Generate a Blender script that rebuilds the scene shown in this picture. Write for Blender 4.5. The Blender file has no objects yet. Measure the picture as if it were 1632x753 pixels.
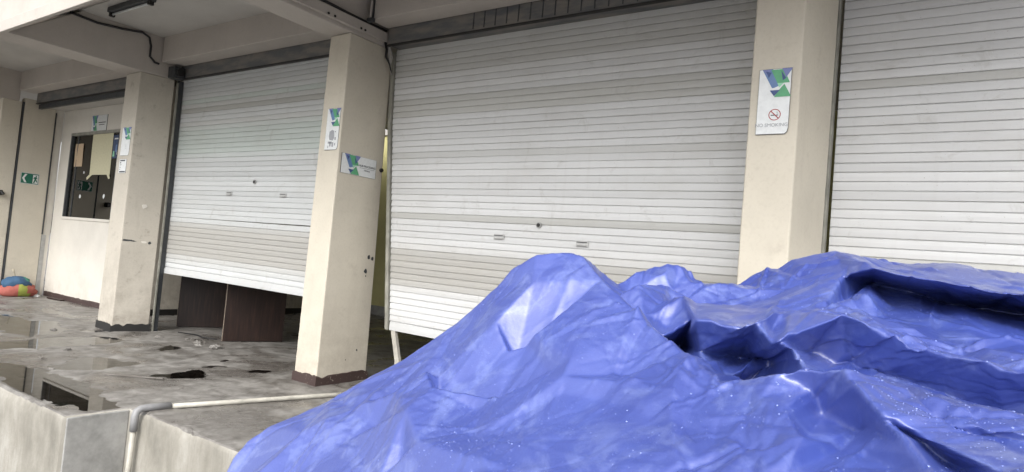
import bpy, math, random
import numpy as np
from mathutils import Vector, Matrix
from mathutils.geometry import delaunay_2d_cdt
random.seed(7); rng = np.random.default_rng(11)
C = bpy.context.scene.collection
sc = bpy.context.scene

# ---------------------------------------------------------------- camera
cam_d = bpy.data.cameras.new('camera'); cam = bpy.data.objects.new('camera', cam_d); C.objects.link(cam)
cam_d.sensor_width = 36; cam_d.lens = 36*1028.6/1632; cam_d.clip_start = .05; cam_d.clip_end = 2000
yaw, pit, rol = math.radians(34.368), math.radians(2.44), math.radians(5.042)
fw = Vector((-math.sin(yaw)*math.cos(pit), math.cos(yaw)*math.cos(pit), math.sin(pit)))
rt = Vector((math.cos(yaw), math.sin(yaw), 0)); up = rt.cross(fw)
r2 = math.cos(rol)*rt+math.sin(rol)*up; u2 = -math.sin(rol)*rt+math.cos(rol)*up
M = Matrix((r2, u2, -fw)).transposed().to_4x4(); M.translation = (0, 0, 1.75)
cam.matrix_world = M; sc.camera = cam

# ---------------------------------------------------------------- light
SUN_EL, SUN_AZ = math.radians(45), math.radians(160)      # behind the camera
world = bpy.data.worlds.new('World'); sc.world = world; world.use_nodes = True
nt = world.node_tree; bg = nt.nodes['Background']
sky = nt.nodes.new('ShaderNodeTexSky'); sky.sky_type = 'NISHITA'; sky.sun_disc = False
sky.sun_elevation = SUN_EL; sky.sun_rotation = SUN_AZ; sky.dust_density = 4; sky.air_density = 1.0
hs = nt.nodes.new('ShaderNodeHueSaturation'); hs.inputs['Saturation'].default_value = .18
nt.links.new(sky.outputs[0], hs.inputs['Color']); nt.links.new(hs.outputs[0], bg.inputs['Color'])
bg.inputs['Strength'].default_value = .15
sd = bpy.data.lights.new('sun', 'SUN'); sd.energy = .75; sd.angle = math.radians(70); sd.color = (1, .97, .92)
so = bpy.data.objects.new('sun', sd); C.objects.link(so)
sdir = Vector((math.sin(SUN_AZ)*math.cos(SUN_EL), math.cos(SUN_AZ)*math.cos(SUN_EL), math.sin(SUN_EL)))
so.rotation_euler = sdir.to_track_quat('Z', 'Y').to_euler(); so.location = (0, -5, 12)
sc.view_settings.view_transform = 'Standard'; sc.view_settings.look = 'None'
sc.view_settings.exposure = 1.12; sc.view_settings.gamma = 1
sc.render.engine = 'CYCLES'; sc.cycles.max_bounces = 8; sc.cycles.transparent_max_bounces = 8

# ---------------------------------------------------------------- helpers
def tag(o, label=None, cat=None, group=None, kind=None):
    if label: o['label'] = label
    if cat: o['category'] = cat
    if group: o['group'] = group
    if kind: o['kind'] = kind
    return o
def thing(name, label, cat, loc=(0, 0, 0), group=None):
    o = bpy.data.objects.new(name, None); C.objects.link(o); o.location = loc; o.empty_display_size = .1
    return tag(o, label, cat, group)
def link(name, me, parent=None, loc=None):
    o = bpy.data.objects.new(name, me); C.objects.link(o)
    if parent is not None:
        o.parent = parent
        w = Vector((0, 0, 0)); p = parent
        while p is not None: w += p.location; p = p.parent
        o.location = Vector(loc if loc else (0, 0, 0)) - w
    elif loc: o.location = loc
    return o
class MB:
    """collects faces in world coordinates, several materials allowed"""
    def __init__(s): s.v = []; s.f = []; s.m = []; s.mats = []
    def mat(s, m):
        if m not in s.mats: s.mats.append(m)
        return s.mats.index(m)
    def add(s, vs, fs, m):
        k = s.mat(m); b = len(s.v); s.v += [tuple(p) for p in vs]
        for f in fs: s.f.append([b+i for i in f]); s.m.append(k)
    def poly(s, pts, m): s.add(pts, [list(range(len(pts)))], m)
    def box(s, x0, y0, z0, x1, y1, z1, m):
        s.hexa([(x0, y0, z0), (x1, y0, z0), (x1, y1, z0), (x0, y1, z0)], [(x0, y0, z1), (x1, y0, z1), (x1, y1, z1), (x0, y1, z1)], m)
    def hexa(s, b, t, m):
        s.add(list(b)+list(t), [(3, 2, 1, 0), (4, 5, 6, 7), (0, 1, 5, 4), (1, 2, 6, 5), (2, 3, 7, 6), (3, 0, 4, 7)], m)
    def prism(s, pts, d, m):
        d = Vector(d); n = len(pts); a = [Vector(p) for p in pts]; b = [p+d for p in a]
        s.add(a+b, [list(range(n))[::-1], list(range(n, 2*n))]+[(i, (i+1) % n, n+(i+1) % n, n+i) for i in range(n)], m)
    def tube(s, pts, r, m, n=8, cap=True):
        P = [Vector(p) for p in pts]; rings = []
        up0 = None
        for i, p in enumerate(P):
            t = (P[min(i+1, len(P)-1)]-P[max(i-1, 0)]).normalized()
            if up0 is None:
                up0 = Vector((0, 0, 1)) if abs(t.z) < .9 else Vector((1, 0, 0))
            a = t.cross(up0).normalized(); b = a.cross(t).normalized(); up0 = b
            rr = r[i] if isinstance(r, (list, tuple)) else r
            rings.append([p+a*rr*math.cos(2*math.pi*k/n)+b*rr*math.sin(2*math.pi*k/n) for k in range(n)])
        vs = [q for R_ in rings for q in R_]; fs = []
        for i in range(len(P)-1):
            for k in range(n): fs.append((i*n+k, i*n+(k+1) % n, (i+1)*n+(k+1) % n, (i+1)*n+k))
        if cap: fs += [list(range(n))[::-1], [(len(P)-1)*n+k for k in range(n)]]
        s.add(vs, fs, m)
    def build(s, name, parent=None, smooth=False, bevel=0, seg=2):
        me = bpy.data.meshes.new(name); me.from_pydata(s.v, [], s.f)
        for m in s.mats: me.materials.append(m)
        me.polygons.foreach_set('material_index', s.m)
        if smooth: me.polygons.foreach_set('use_smooth', [True]*len(s.f))
        o = link(name, me, parent)
        # keep world geometry while the parent sits elsewhere
        if bevel:
            b = o.modifiers.new('bevel', 'BEVEL'); b.width = bevel; b.segments = seg; b.limit_method = 'ANGLE'; b.angle_limit = math.radians(40)
        return o
def grid_mesh(name, V, nu, nv, mats, midx=None, parent=None, smooth=True):
    """V: (nu*nv,3) array, row-major in u"""
    me = bpy.data.meshes.new(name)
    i = np.arange(nu*nv).reshape(nu, nv)
    q = np.stack([i[:-1, :-1], i[1:, :-1], i[1:, 1:], i[:-1, 1:]], -1).reshape(-1, 4)
    me.vertices.add(len(V)); me.vertices.foreach_set('co', V.astype(np.float32).ravel())
    me.loops.add(q.size); me.loops.foreach_set('vertex_index', q.astype(np.int32).ravel())
    me.polygons.add(len(q)); me.polygons.foreach_set('loop_start', np.arange(0, q.size, 4, dtype=np.int32))
    for m in mats: me.materials.append(m)
    if midx is not None: me.polygons.foreach_set('material_index', midx.astype(np.int32))
    me.polygons.foreach_set('use_smooth', [smooth]*len(q))
    me.update(calc_edges=True); me.validate()
    return link(name, me, parent)
def vnoise(x, y, seed):
    x = np.asarray(x, float); y = np.asarray(y, float)
    xi = np.floor(x).astype(np.int64); yi = np.floor(y).astype(np.int64); fx = x-xi; fy = y-yi
    fx = fx*fx*fx*(fx*(fx*6-15)+10); fy = fy*fy*fy*(fy*(fy*6-15)+10)
    def hsh(a, b):
        n = (a*374761393+b*668265263+seed*974634777) & 0xffffffff
        n = ((n ^ (n >> 13))*1274126177) & 0xffffffff
        return ((n ^ (n >> 16)) & 0xffff)/65535.
    return (hsh(xi, yi)*(1-fx)+hsh(xi+1, yi)*fx)*(1-fy)+(hsh(xi, yi+1)*(1-fx)+hsh(xi+1, yi+1)*fx)*fy
def fbm(x, y, seed, oct=4, gain=.5):
    t = 0; a = 1; s = 0
    for k in range(oct): t = t+a*vnoise(x*2**k, y*2**k, seed+k*17); s += a; a *= gain
    return t/s

# ---------------------------------------------------------------- materials
class N:
    def __init__(s, name):
        s.m = bpy.data.materials.new(name); s.m.use_nodes = True; s.t = s.m.node_tree; s.b = s.t.nodes['Principled BSDF']
        s.co = s.t.nodes.new('ShaderNodeTexCoord'); s.geo = s.t.nodes.new('ShaderNodeNewGeometry')
    def node(s, ty, **k):
        n = s.t.nodes.new(ty)
        for a, v in k.items(): setattr(n, a, v)
        return n
    def l(s, a, b): s.t.links.new(a, b)
    def noise(s, scale, detail=4, rough=.55, vec=None, stretch=None, dist=0):
        n = s.node('ShaderNodeTexNoise'); n.inputs['Scale'].default_value = scale; n.inputs['Detail'].default_value = detail
        n.inputs['Roughness'].default_value = rough; n.inputs['Distortion'].default_value = dist
        v = vec or s.geo.outputs['Position']
        if stretch:
            mp = s.node('ShaderNodeMapping'); mp.inputs['Scale'].default_value = stretch; s.l(v, mp.inputs['Vector']); v = mp.outputs[0]
        s.l(v, n.inputs['Vector']); return n.outputs['Fac']
    def ramp(s, fac, *st):
        r = s.node('ShaderNodeValToRGB'); s.l(fac, r.inputs['Fac']); e = r.color_ramp.elements
        while len(e) < len(st): e.new(.5)
        for k, (p, c) in enumerate(st):
            e[k].position = p; e[k].color = (*c, 1) if isinstance(c, tuple) else (c, c, c, 1)
        return r.outputs['Color']
    def mix(s, fac, a, b, mode='MIX'):
        n = s.node('ShaderNodeMix', data_type='RGBA', blend_type=mode)
        for v, i in ((fac, 0), (a, 6), (b, 7)):
            if isinstance(v, (int, float)): n.inputs[i].default_value = v if i == 0 else (v, v, v, 1)
            elif isinstance(v, tuple): n.inputs[i].default_value = (*v, 1)
            else: s.l(v, n.inputs[i])
        return n.outputs[2]
    def math(s, op, a, b=None):
        n = s.node('ShaderNodeMath', operation=op)
        for i, v in enumerate((a, b)):
            if v is None: continue
            if isinstance(v, (int, float)): n.inputs[i].default_value = v
            else: s.l(v, n.inputs[i])
        return n.outputs[0]
    def col(s, c):
        if isinstance(c, tuple): s.b.inputs['Base Color'].default_value = (*c, 1)
        else: s.l(c, s.b.inputs['Base Color'])
        return s
    def rough(s, r):
        if isinstance(r, (int, float)): s.b.inputs['Roughness'].default_value = r
        else: s.l(r, s.b.inputs['Roughness'])
        return s
    def bump(s, h, strength=.3, dist=.01, prev=None):
        n = s.node('ShaderNodeBump'); n.inputs['Strength'].default_value = strength; n.inputs['Distance'].default_value = dist
        s.l(h, n.inputs['Height'])
        if prev: s.l(prev, n.inputs['Normal'])
        s.l(n.outputs[0], s.b.inputs['Normal']); return n.outputs[0]
    def sepz(s):
        n = s.node('ShaderNodeSeparateXYZ'); s.l(s.geo.outputs['Position'], n.inputs[0]); return n.outputs
def simple(name, c, r=.6, metal=0, var=.12, scale=14, spec=.5):
    n = N(name); f = n.noise(scale, 5)
    d = tuple(max(0, x*(1-var*2)) for x in c); n.col(n.ramp(f, (.3, d), (.7, c))).rough(r)
    n.b.inputs['Metallic'].default_value = metal; n.b.inputs['Specular IOR Level'].default_value = spec
    n.bump(n.noise(scale*6, 3), .12, .004); return n.m
def plaster(name, c, dirt, amt, low=0):
    """painted render: large soft stains, vertical drips, scuffs"""
    n = N(name)
    big = n.noise(1.3, 6, .6); drip = n.noise(1.6, 5, .6, stretch=(4, 4, .5)); fine = n.noise(38, 4)
    spots = n.noise(5.5, 7, .7)
    k = n.mix(n.ramp(big, (.38, 0.), (.72, 1.)), c, tuple(x*.88 for x in c))
    k = n.mix(n.math('MULTIPLY', n.ramp(drip, (.56, 0.), (.8, 1.)), amt*.4), k, dirt)
    k = n.mix(n.math('MULTIPLY', n.ramp(spots, (.58, 0.), (.76, 1.)), amt*.8), k, dirt)
    k = n.mix(n.math('MULTIPLY', n.ramp(fine, (.35, 1.), (.5, 0.)), .10), k, dirt)
    if low:
        z = n.sepz()[2]; mr = n.node('ShaderNodeMapRange'); n.l(z, mr.inputs[0])
        mr.inputs[1].default_value = 0; mr.inputs[2].default_value = low; mr.inputs[3].default_value = 1; mr.inputs[4].default_value = 0
        s = n.math('MULTIPLY', mr.outputs[0], n.ramp(n.noise(4, 6, .7), (.4, 0.), (.65, 1.)))
        k = n.mix(n.math('MULTIPLY', s, .5), k, dirt)
    n.col(k).rough(.72); n.b.inputs['Specular IOR Level'].default_value = .3
    n.bump(n.mix(.5, fine, n.noise(9, 5)), .25, .006); return n.m
m_cream = plaster('cream_plaster', (.60, .555, .465), (.33, .285, .23), .42, 1.2)
m_cream_dirty = plaster('stained_plaster', (.50, .465, .40), (.20, .17, .14), .75, 1.6)
m_white = plaster('white_plaster', (.66, .63, .57), (.46, .41, .34), .18, .8)
m_beam = plaster('beam_plaster', (.49, .45, .41), (.30, .26, .22), .35)
m_ceil = plaster('ceiling_plaster', (.52, .50, .47), (.34, .31, .28), .3)
m_yellow = plaster('yellow_wall', (.66, .62, .30), (.40, .36, .2), .25, 1)
m_brown = N('brown_paint')
_c = m_brown.mix(m_brown.ramp(m_brown.noise(26, 6, .7), (.62, 0.), (.68, 1.)), (.055, .035, .032), (.36, .32, .27))
m_brown.col(_c).rough(.5); m_brown.bump(m_brown.noise(30, 5), .3, .006); m_brown = m_brown.m
m_black = simple('black_paint', (.018, .017, .016), .55)
m_dark_metal = simple('dark_metal', (.055, .06, .065), .5, .0, .2)
m_box = N('housing_sheet')
m_box.col(m_box.mix(m_box.ramp(m_box.noise(2.2, 6, .6, stretch=(1, 4, 4)), (.4, 0.), (.62, 1.)), (.11, .115, .12), (.20, .185, .165))).rough(.5)
m_box.bump(m_box.noise(5, 4), .2, .01); m_box = m_box.m
m_galv = simple('galvanised_steel', (.44, .44, .43), .45, .2, .15, 8)
m_galv_old = simple('weathered_guide', (.34, .335, .29), .6, 0, .25, 5)
m_pvc = simple('pvc_pipe', (.50, .48, .42), .5, 0, .18, 9)
m_handle = simple('handle_steel', (.50, .50, .49), .5, 0, .1, 8)
m_pvc_grey = simple('pvc_grey', (.27, .27, .275), .45, 0, .1, 8)
m_cable = simple('black_cable', (.012, .012, .013), .45)
m_wire_pale = simple('pale_wire', (.45, .43, .40), .5)

# shutter slat: the tint of each slat is its own (object colour)
def slat_mat():
    n = N('slat_paint'); oi = n.node('ShaderNodeObjectInfo')
    dirt = n.noise(1.1, 6, .62, stretch=(1, 1, 2.2)); str_ = n.noise(2.4, 5, .6, stretch=(7, 7, .7)); sp = n.noise(60, 3)
    k = n.mix(n.math('MULTIPLY', n.ramp(dirt, (.5, 0.), (.78, 1.)), .22), oi.outputs['Color'], (.36, .335, .29))
    k = n.mix(n.math('MULTIPLY', n.ramp(str_, (.56, 0.), (.8, 1.)), .10), k, (.33, .30, .26))
    k = n.mix(n.ramp(sp, (.70, 0.), (.76, .6)), k, (.26, .22, .18))
    sm_ = n.noise(3.3, 7, .72, dist=1.2); k = n.mix(n.math('MULTIPLY', n.ramp(sm_, (.58, 0.), (.70, 1.)), .30), k, (.30, .285, .25))
    n.col(k).rough(n.ramp(dirt, (.3, .32), (.7, .5))); n.b.inputs['Specular IOR Level'].default_value = .5
    n.bump(n.noise(3.5, 4), .3, .012); return n.m
m_slat = slat_mat()

def floor_mat():
    n = N('worn_concrete')
    a = n.noise(1.1, 8, .65, dist=.3); b = n.noise(4.2, 8, .7, dist=.4); c = n.noise(26, 5, .7); d = n.noise(.55, 5, .6)
    k = n.ramp(b, (.30, (.085, .078, .070)), (.44, (.155, .146, .134)), (.57, (.225, .214, .199)), (.74, (.32, .306, .287)))
    k = n.mix(n.math('MULTIPLY', n.ramp(a, (.46, 0.), (.56, 1.)), .6), k, (.085, .074, .064))
    k = n.mix(n.ramp(c, (.62, 0.), (.70, .55)), k, (.12, .105, .095))
    cr = n.node('ShaderNodeTexVoronoi', feature='DISTANCE_TO_EDGE'); cr.inputs['Scale'].default_value = .85
    dm = n.node('ShaderNodeVectorMath', operation='ADD'); nz = n.node('ShaderNodeTexNoise'); nz.inputs['Scale'].default_value = 3; nz.inputs['Detail'].default_value = 6
    n.l(n.geo.outputs['Position'], nz.inputs['Vector']); sm = n.node('ShaderNodeVectorMath', operation='SCALE'); sm.inputs['Scale'].default_value = .5
    n.l(nz.outputs['Color'], sm.inputs[0]); n.l(n.geo.outputs['Position'], dm.inputs[0]); n.l(sm.outputs[0], dm.inputs[1]); n.l(dm.outputs[0], cr.inputs['Vector'])
    crk = n.ramp(cr.outputs['Distance'], (.0, 1.), (.012, 0.))
    k = n.mix(n.math('MULTIPLY', crk, n.ramp(d, (.45, 0.), (.55, .8))), k, (.06, .05, .045))
    n.col(k)
    n.rough(n.mix(n.ramp(a, (.46, 0.), (.58, 1.)), .6, .24))
    h = n.mix(.5, b, c); p = n.bump(h, .5, .012); n.bump(crk, -.4, .01, p) if False else None
    return n.m
m_floor = floor_mat()
def whitewash():
    n = N('whitewashed_concrete')
    a = n.noise(2.0, 7, .65, stretch=(1, 1, .6)); d = n.noise(5, 6, .65, stretch=(4, 4, .5)); c = n.noise(30, 5)
    k = n.ramp(a, (.32, (.19, .18, .155)), (.48, (.28, .265, .23)), (.68, (.38, .365, .33)))
    k = n.mix(n.math('MULTIPLY', n.ramp(d, (.50, 0.), (.70, 1.)), .45), k, (.20, .185, .155))
    k = n.mix(n.ramp(c, (.6, 0.), (.72, .35)), k, (.22, .2, .17))
    n.col(k).rough(.8); n.bump(n.mix(.5, a, c), .5, .012); return n.m
m_wash = whitewash()
m_cement = N('cement_render'); _k = m_cement.ramp(m_cement.noise(3.2, 7, .7), (.32, (.20, .20, .19)), (.68, (.38, .375, .36)))
m_cement.col(_k).rough(.7); m_cement.bump(m_cement.noise(22, 5), .2, .006); m_cement = m_cement.m
m_cement_dark = simple('dark_rubble', (.12, .11, .10), .8, 0, .3, 20)
m_ground = simple('yard_concrete', (.21, .205, .195), .75, 0, .2, 1.5)
def wood():
    n = N('dark_veneer'); g = n.noise(5, 6, .6, stretch=(6, 6, .5))
    n.col(n.ramp(g, (.3, (.012, .006, .005)), (.55, (.024, .012, .009)), (.75, (.045, .022, .016)))).rough(.42); n.bump(g, .1, .003); return n.m
m_wood = wood()
m_edge = simple('worn_edge_band', (.34, .27, .21), .6, 0, .3, 20)

def tarp_mat():
    n = N('blue_tarpaulin')
    big = n.noise(1.5, 5, .6); wet = n.noise(4.6, 7, .68, dist=.9); fine = n.noise(18, 5, .6)
    k = n.ramp(big, (.3, (.034, .056, .26)), (.7, (.047, .080, .335)))
    k = n.mix(n.ramp(fine, (.35, .22), (.6, 0.)), k, (.02, .035, .24))
    # pale sky sheen painted into the colour in patches, glossier there
    sky_sheen = n.mix(n.ramp(n.noise(9, 5, .7), (.40, .0), (.52, 1.)), 0., n.ramp(wet, (.50, 0.), (.60, 1.)))
    k = n.mix(n.math('MULTIPLY', sky_sheen, .24), k, (.26, .32, .60))
    n.col(k)
    r = n.mix(sky_sheen, n.mix(n.ramp(big, (.35, 0.), (.65, 1.)), .36, .46), .29)
    n.rough(r); n.b.inputs['Specular IOR Level'].default_value = .8; n.b.inputs['Coat Weight'].default_value = 1; n.b.inputs['Coat IOR'].default_value = 1.5; n.l(r, n.b.inputs['Coat Roughness'])
    n.b.inputs['Sheen Weight'].default_value = .0
    wv = n.node('ShaderNodeTexWave', wave_type='BANDS', bands_direction='X'); wv.inputs['Scale'].default_value = 90; n.l(n.geo.outputs['Position'], wv.inputs['Vector'])
    p = n.bump(n.noise(14, 6, .65), .22, .003)
    p2 = n.node('ShaderNodeBump'); p2.inputs['Strength'].default_value = .35; p2.inputs['Distance'].default_value = .004
    n.l(n.noise(70, 4, .6), p2.inputs['Height']); n.l(p, p2.inputs['Normal'])
    n.l(p2.outputs[0], n.b.inputs['Normal'])
    return n.m
m_tarp = tarp_mat()
m_bead = N('rain_bead').col((.14, .19, .48)).rough(.34); m_bead.b.inputs['Coat Weight'].default_value = 1; m_bead = m_bead.m
def water():
    m = bpy.data.materials.new('rain_water'); m.use_nodes = True; t = m.node_tree; t.nodes.clear()
    o = t.nodes.new('ShaderNodeOutputMaterial'); mx = t.nodes.new('ShaderNodeMixShader'); fr = t.nodes.new('ShaderNodeFresnel'); fr.inputs['IOR'].default_value = 1.95
    tr = t.nodes.new('ShaderNodeBsdfTransparent'); tr.inputs[0].default_value = (.60, .56, .51, 1)
    gl = t.nodes.new('ShaderNodeBsdfGlossy'); gl.inputs['Roughness'].default_value = .015
    t.links.new(fr.outputs[0], mx.inputs[0]); t.links.new(tr.outputs[0], mx.inputs[1]); t.links.new(gl.outputs[0], mx.inputs[2]); t.links.new(mx.outputs[0], o.inputs[0])
    return m
m_water = water()
def glass():
    m = bpy.data.materials.new('window_glass'); m.use_nodes = True; t = m.node_tree; t.nodes.clear()
    o = t.nodes.new('ShaderNodeOutputMaterial'); mx = t.nodes.new('ShaderNodeMixShader'); fr = t.nodes.new('ShaderNodeFresnel'); fr.inputs['IOR'].default_value = 1.75
    tr = t.nodes.new('ShaderNodeBsdfTransparent'); tr.inputs[0].default_value = (.7, .7, .68, 1)
    gl = t.nodes.new('ShaderNodeBsdfGlossy'); gl.inputs['Roughness'].default_value = .02
    t.links.new(fr.outputs[0], mx.inputs[0]); t.links.new(tr.outputs[0], mx.inputs[1]); t.links.new(gl.outputs[0], mx.inputs[2]); t.links.new(mx.outputs[0], o.inputs[0])
    return m
m_glass = glass()
def flat(name, c, r=.5):
    n = N(name); n.col(n.mix(n.ramp(n.noise(25, 6), (.4, 0.), (.7, .25)), c, tuple(x*.6 for x in c))).rough(r); return n.m
s_white = flat('sign_white', (.70, .72, .72), .3); s_blue = flat('print_blue', (.12, .21, .40)); s_navy = flat('print_navy', (.045, .08, .22)); s_purple = flat('print_violet', (.17, .20, .42))
s_green = flat('print_green', (.10, .36, .18)); s_mint = flat('print_mint', (.30, .62, .42)); s_teal = flat('print_teal', (.03, .22, .16)); s_dark = flat('print_dark', (.03, .03, .04))
s_red = flat('print_red', (.34, .05, .05)); s_grey = flat('print_grey', (.33, .34, .36)); s_edge = flat('sign_edge', (.05, .05, .055)); s_exit = flat('exit_green', (.015, .14, .09))
s_paper = flat('paper_cream', (.58, .55, .38), .7); s_card = flat('card_tan', (.48, .36, .24), .7); s_poster = flat('poster_blue', (.03, .06, .14), .4)

# ---------------------------------------------------------------- ground and loading platform
g = MB(); g.box(-220, -260, -1.45, 220, 200, -1.15, m_ground); tag(g.build('ground'), kind='structure')
PX = np.concatenate([np.arange(-24, -14.5, .08), np.arange(-14.5, -6.665, .03), [-6.652, -6.640], np.arange(-6.62, -4.5, .025), np.arange(-4.5, 5.2, .2)])
edge = np.where(PX < -6.646, 2.72, 3.29)+.03*(fbm(PX*3, PX*0, 5)-.5)
PY_top = np.concatenate([np.arange(0, .12, .01)[1:], np.arange(.12, 4.0, .03), np.array([4.2, 4.6, 5.2, 6.2, 7.4, 8.7, 10.2])])
prof = [(0, -1.2), (0, -.8), (0, -.5), (0, -.3), (0, -.2), (0, -.1), (0, -.05), (.004, -.022), (.012, -.010), (.022, -.003)]
nu = len(PX); nv = len(prof)+len(PY_top); V = np.zeros((nu, nv, 3))
for j, (dy, z) in enumerate(prof):
    V[:, j, 0] = PX; V[:, j, 1] = edge+dy+.012*(fbm(PX*4, PX*0+z*6, 31, 4)-.5)*(1 if z > -.6 else 2.); V[:, j, 2] = z
for j, dy in enumerate(PY_top):
    V[:, len(prof)+j, 0] = PX; V[:, len(prof)+j, 1] = edge+np.maximum(dy, .024); V[:, len(prof)+j, 2] = 0
X = V[:, :, 0]; Y = V[:, :, 1]
wx = X+.35*(fbm(X*2.2, Y*2.2, 3)-.5)*2; wy = Y+.30*(fbm(X*2.2+9, Y*2.2, 4)-.5)*2
dep = np.zeros_like(X)
for cx_, cy_, rx, ry, dd in [(-13.1, 4.4, 1.4, .6, .024), (-10.85, 4.2, .50, 1.0, .022), (-9.0, 4.02, .42, .58, .02), (-8.0, 4.52, .24, .40, .015), (-8.0, 3.10, 1.5, .33, .026),
                         (-8.16, 5.18, .12, .16, .016), (-7.69, 5.6, .10, .14, .016), (-8.48, 6.25, .1, .14, .014), (-11.9, 5.15, .5, .1, .013), (-9.9, 5.3, .3, .2, .012), (-14.5, 5.6, .9, .22, .016), (-8.6, 5.55, .1, .12, .012)]:
    q = ((wx-cx_)/rx)**2+((wy-cy_)/ry)**2
    dep = np.maximum(dep, dd*np.clip(1.35-q, 0, 1))
flake = np.clip((fbm(X*1.7, Y*1.7, 8, 6, .6)-.51)*26, 0, 1)*.006+np.clip((fbm(X*3.1+4, Y*3.1, 21, 6, .62)-.53)*30, 0, 1)*.004
base = .006*(fbm(X*1.1, Y*1.1, 40)-.5)+.003*(fbm(X*9, Y*9, 44)-.5)
fade = np.clip((Y-edge[:, None]-.01)/.1, 0, 1)
dh = (base+flake*.9-dep)*fade
top = np.zeros((nu, nv)); top[:, len(prof):] = 1
V[:, :, 2] += dh*top
chip = np.clip((fbm(X*4.5, Y*0+3, 61, 5, .6)-.52)*8, 0, 1)        # broken arris
sel = np.zeros((nu, nv)); sel[:, 6:len(prof)+3] = 1
V[:, :, 2] -= .022*chip*sel; V[:, :, 1] += .012*chip*sel*(V[:, :, 2] < 0)
mi = np.zeros((nu-1, nv-1), int); mi[:, :len(prof)-2] = 1
pl = grid_mesh('loading_platform', V.reshape(-1, 3), nu, nv, [m_floor, m_wash], mi.ravel())
tag(pl, kind='structure')
w = MB(); w.poly([(-17.6, 2.80, -.0065), (-6.68, 2.80, -.0065), (-6.68, 3.36, -.0065), (-4.7, 3.36, -.0065), (-4.7, 6.5, -.0065), (-17.6, 6.5, -.0065)], m_water)
tag(w.build('rain_puddles'), kind='structure')
c = MB(); c.box(-6.636, 2.74, -1.15, -6.612, 3.285, -.018, m_cement)
o = c.build('cement_cheek', bevel=.008); tag(o, 'smooth grey cement cheek of the notch in the loading platform', 'wall')

# ---------------------------------------------------------------- pillars
def pillar(label, base4, top4, z1, mf, skirt, mb, notch=None):
    """base4/top4: front-left, front-right, back-right, back-left"""
    x = sum(p[0] for p in base4)/4; y = sum(p[1] for p in base4)/4
    t = thing('pillar', label, 'pillar', (x, y, 0), 'pillars along the shutter front')
    nz = 44; vs = []; fs = []; b = MB()
    for k in range(nz+1):
        s = k/nz
        ring = [Vector((*p, 0)).lerp(Vector((*q, 0)), s) for p, q in zip(base4, top4)]
        for r in ring: vs.append((r.x+random.uniform(-.0012, .0012), r.y+random.uniform(-.0012, .0012), .09+(z1-.09)*s+random.uniform(-.02, .02)*(0 < k < nz)))
    for k in range(nz):
        for i in range(4):
            fs.append((k*4+i, k*4+(i+1) % 4, (k+1)*4+(i+1) % 4, (k+1)*4+i))
    fs += [(3, 2, 1, 0), tuple(nz*4+i for i in range(4))]
    b.add(vs, fs, mf); b.build('shaft', t, bevel=.016, seg=3)
    e = .016; cx_ = x; cy_ = y
    s = MB()
    # skirting painted round the foot, upper edge ragged
    pts = [(p[0]+(e if p[0] > cx_ else -e), p[1]+(e if p[1] > cy_ else -e)) for p in base4]
    n = 10
    loop = []
    for i in range(4):
        a = Vector((*pts[i], 0)); c_ = Vector((*pts[(i+1) % 4], 0))
        for k in range(n): loop.append(a.lerp(c_, k/n))
    m_ = len(loop); vs = [(p.x, p.y, -.02) for p in loop]+[(p.x, p.y, skirt*(1+.16*(random.random()-.5)-(0.25 if random.random() < .1 else 0))) for p in loop]
    inn = [((p.x-cx_)*.93+cx_, (p.y-cy_)*.93+cy_) for p in loop]; vs += [(p[0], p[1], vs[m_+i][2]+.004) for i, p in enumerate(inn)]
    fs = [(i, (i+1) % m_, m_+(i+1) % m_, m_+i) for i in range(m_)]+[(m_+i, m_+(i+1) % m_, 2*m_+(i+1) % m_, 2*m_+i) for i in range(m_)]
    s.add(vs, fs, mb); s.build('skirting', t)
    return t
p1 = pillar('cream pillar with a landscape sign on its right face, brown foot, standing nearest the pipe',
            [(-6.95, 5.46), (-6.49, 5.44), (-6.51, 6.30), (-6.95, 6.30)], [(-6.90, 5.46), (-6.49, 5.44), (-6.49, 6.19), (-6.90, 6.19)], 4.52, m_cream, .13, m_brown)
p0 = pillar('stained grimy pillar with black foot between the office bay and the half open shutter',
            [(-12.28, 5.38), (-11.74, 5.37), (-11.58, 5.92), (-12.28, 5.92)], [(-12.28, 5.40), (-11.74, 5.38), (-11.66, 5.94), (-12.28, 5.94)], 4.50, m_cream_dirty, .13, m_black)
pB = pillar('cream pillar carrying the no smoking board, its foot hidden behind the blue tarpaulin',
            [(-1.455, 5.44), (-1.07, 5.44), (-.945, 6.14), (-1.455, 6.14)], [(-1.455, 5.44), (-1.07, 5.44), (-.93, 6.14), (-1.455, 6.14)], 4.52, m_cream, .13, m_brown)
pL = pillar('pillar at the far left edge, only its right face in view',
            [(-18.5, 5.38), (-18.02, 5.38), (-18.02, 5.76), (-18.5, 5.76)], [(-18.5, 5.38), (-18.02, 5.38), (-18.02, 5.76), (-18.5, 5.76)], 4.5, m_cream, .1, m_brown)
def bits(name, label, cat, pts, m, size, group, seed):
    pass

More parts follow.
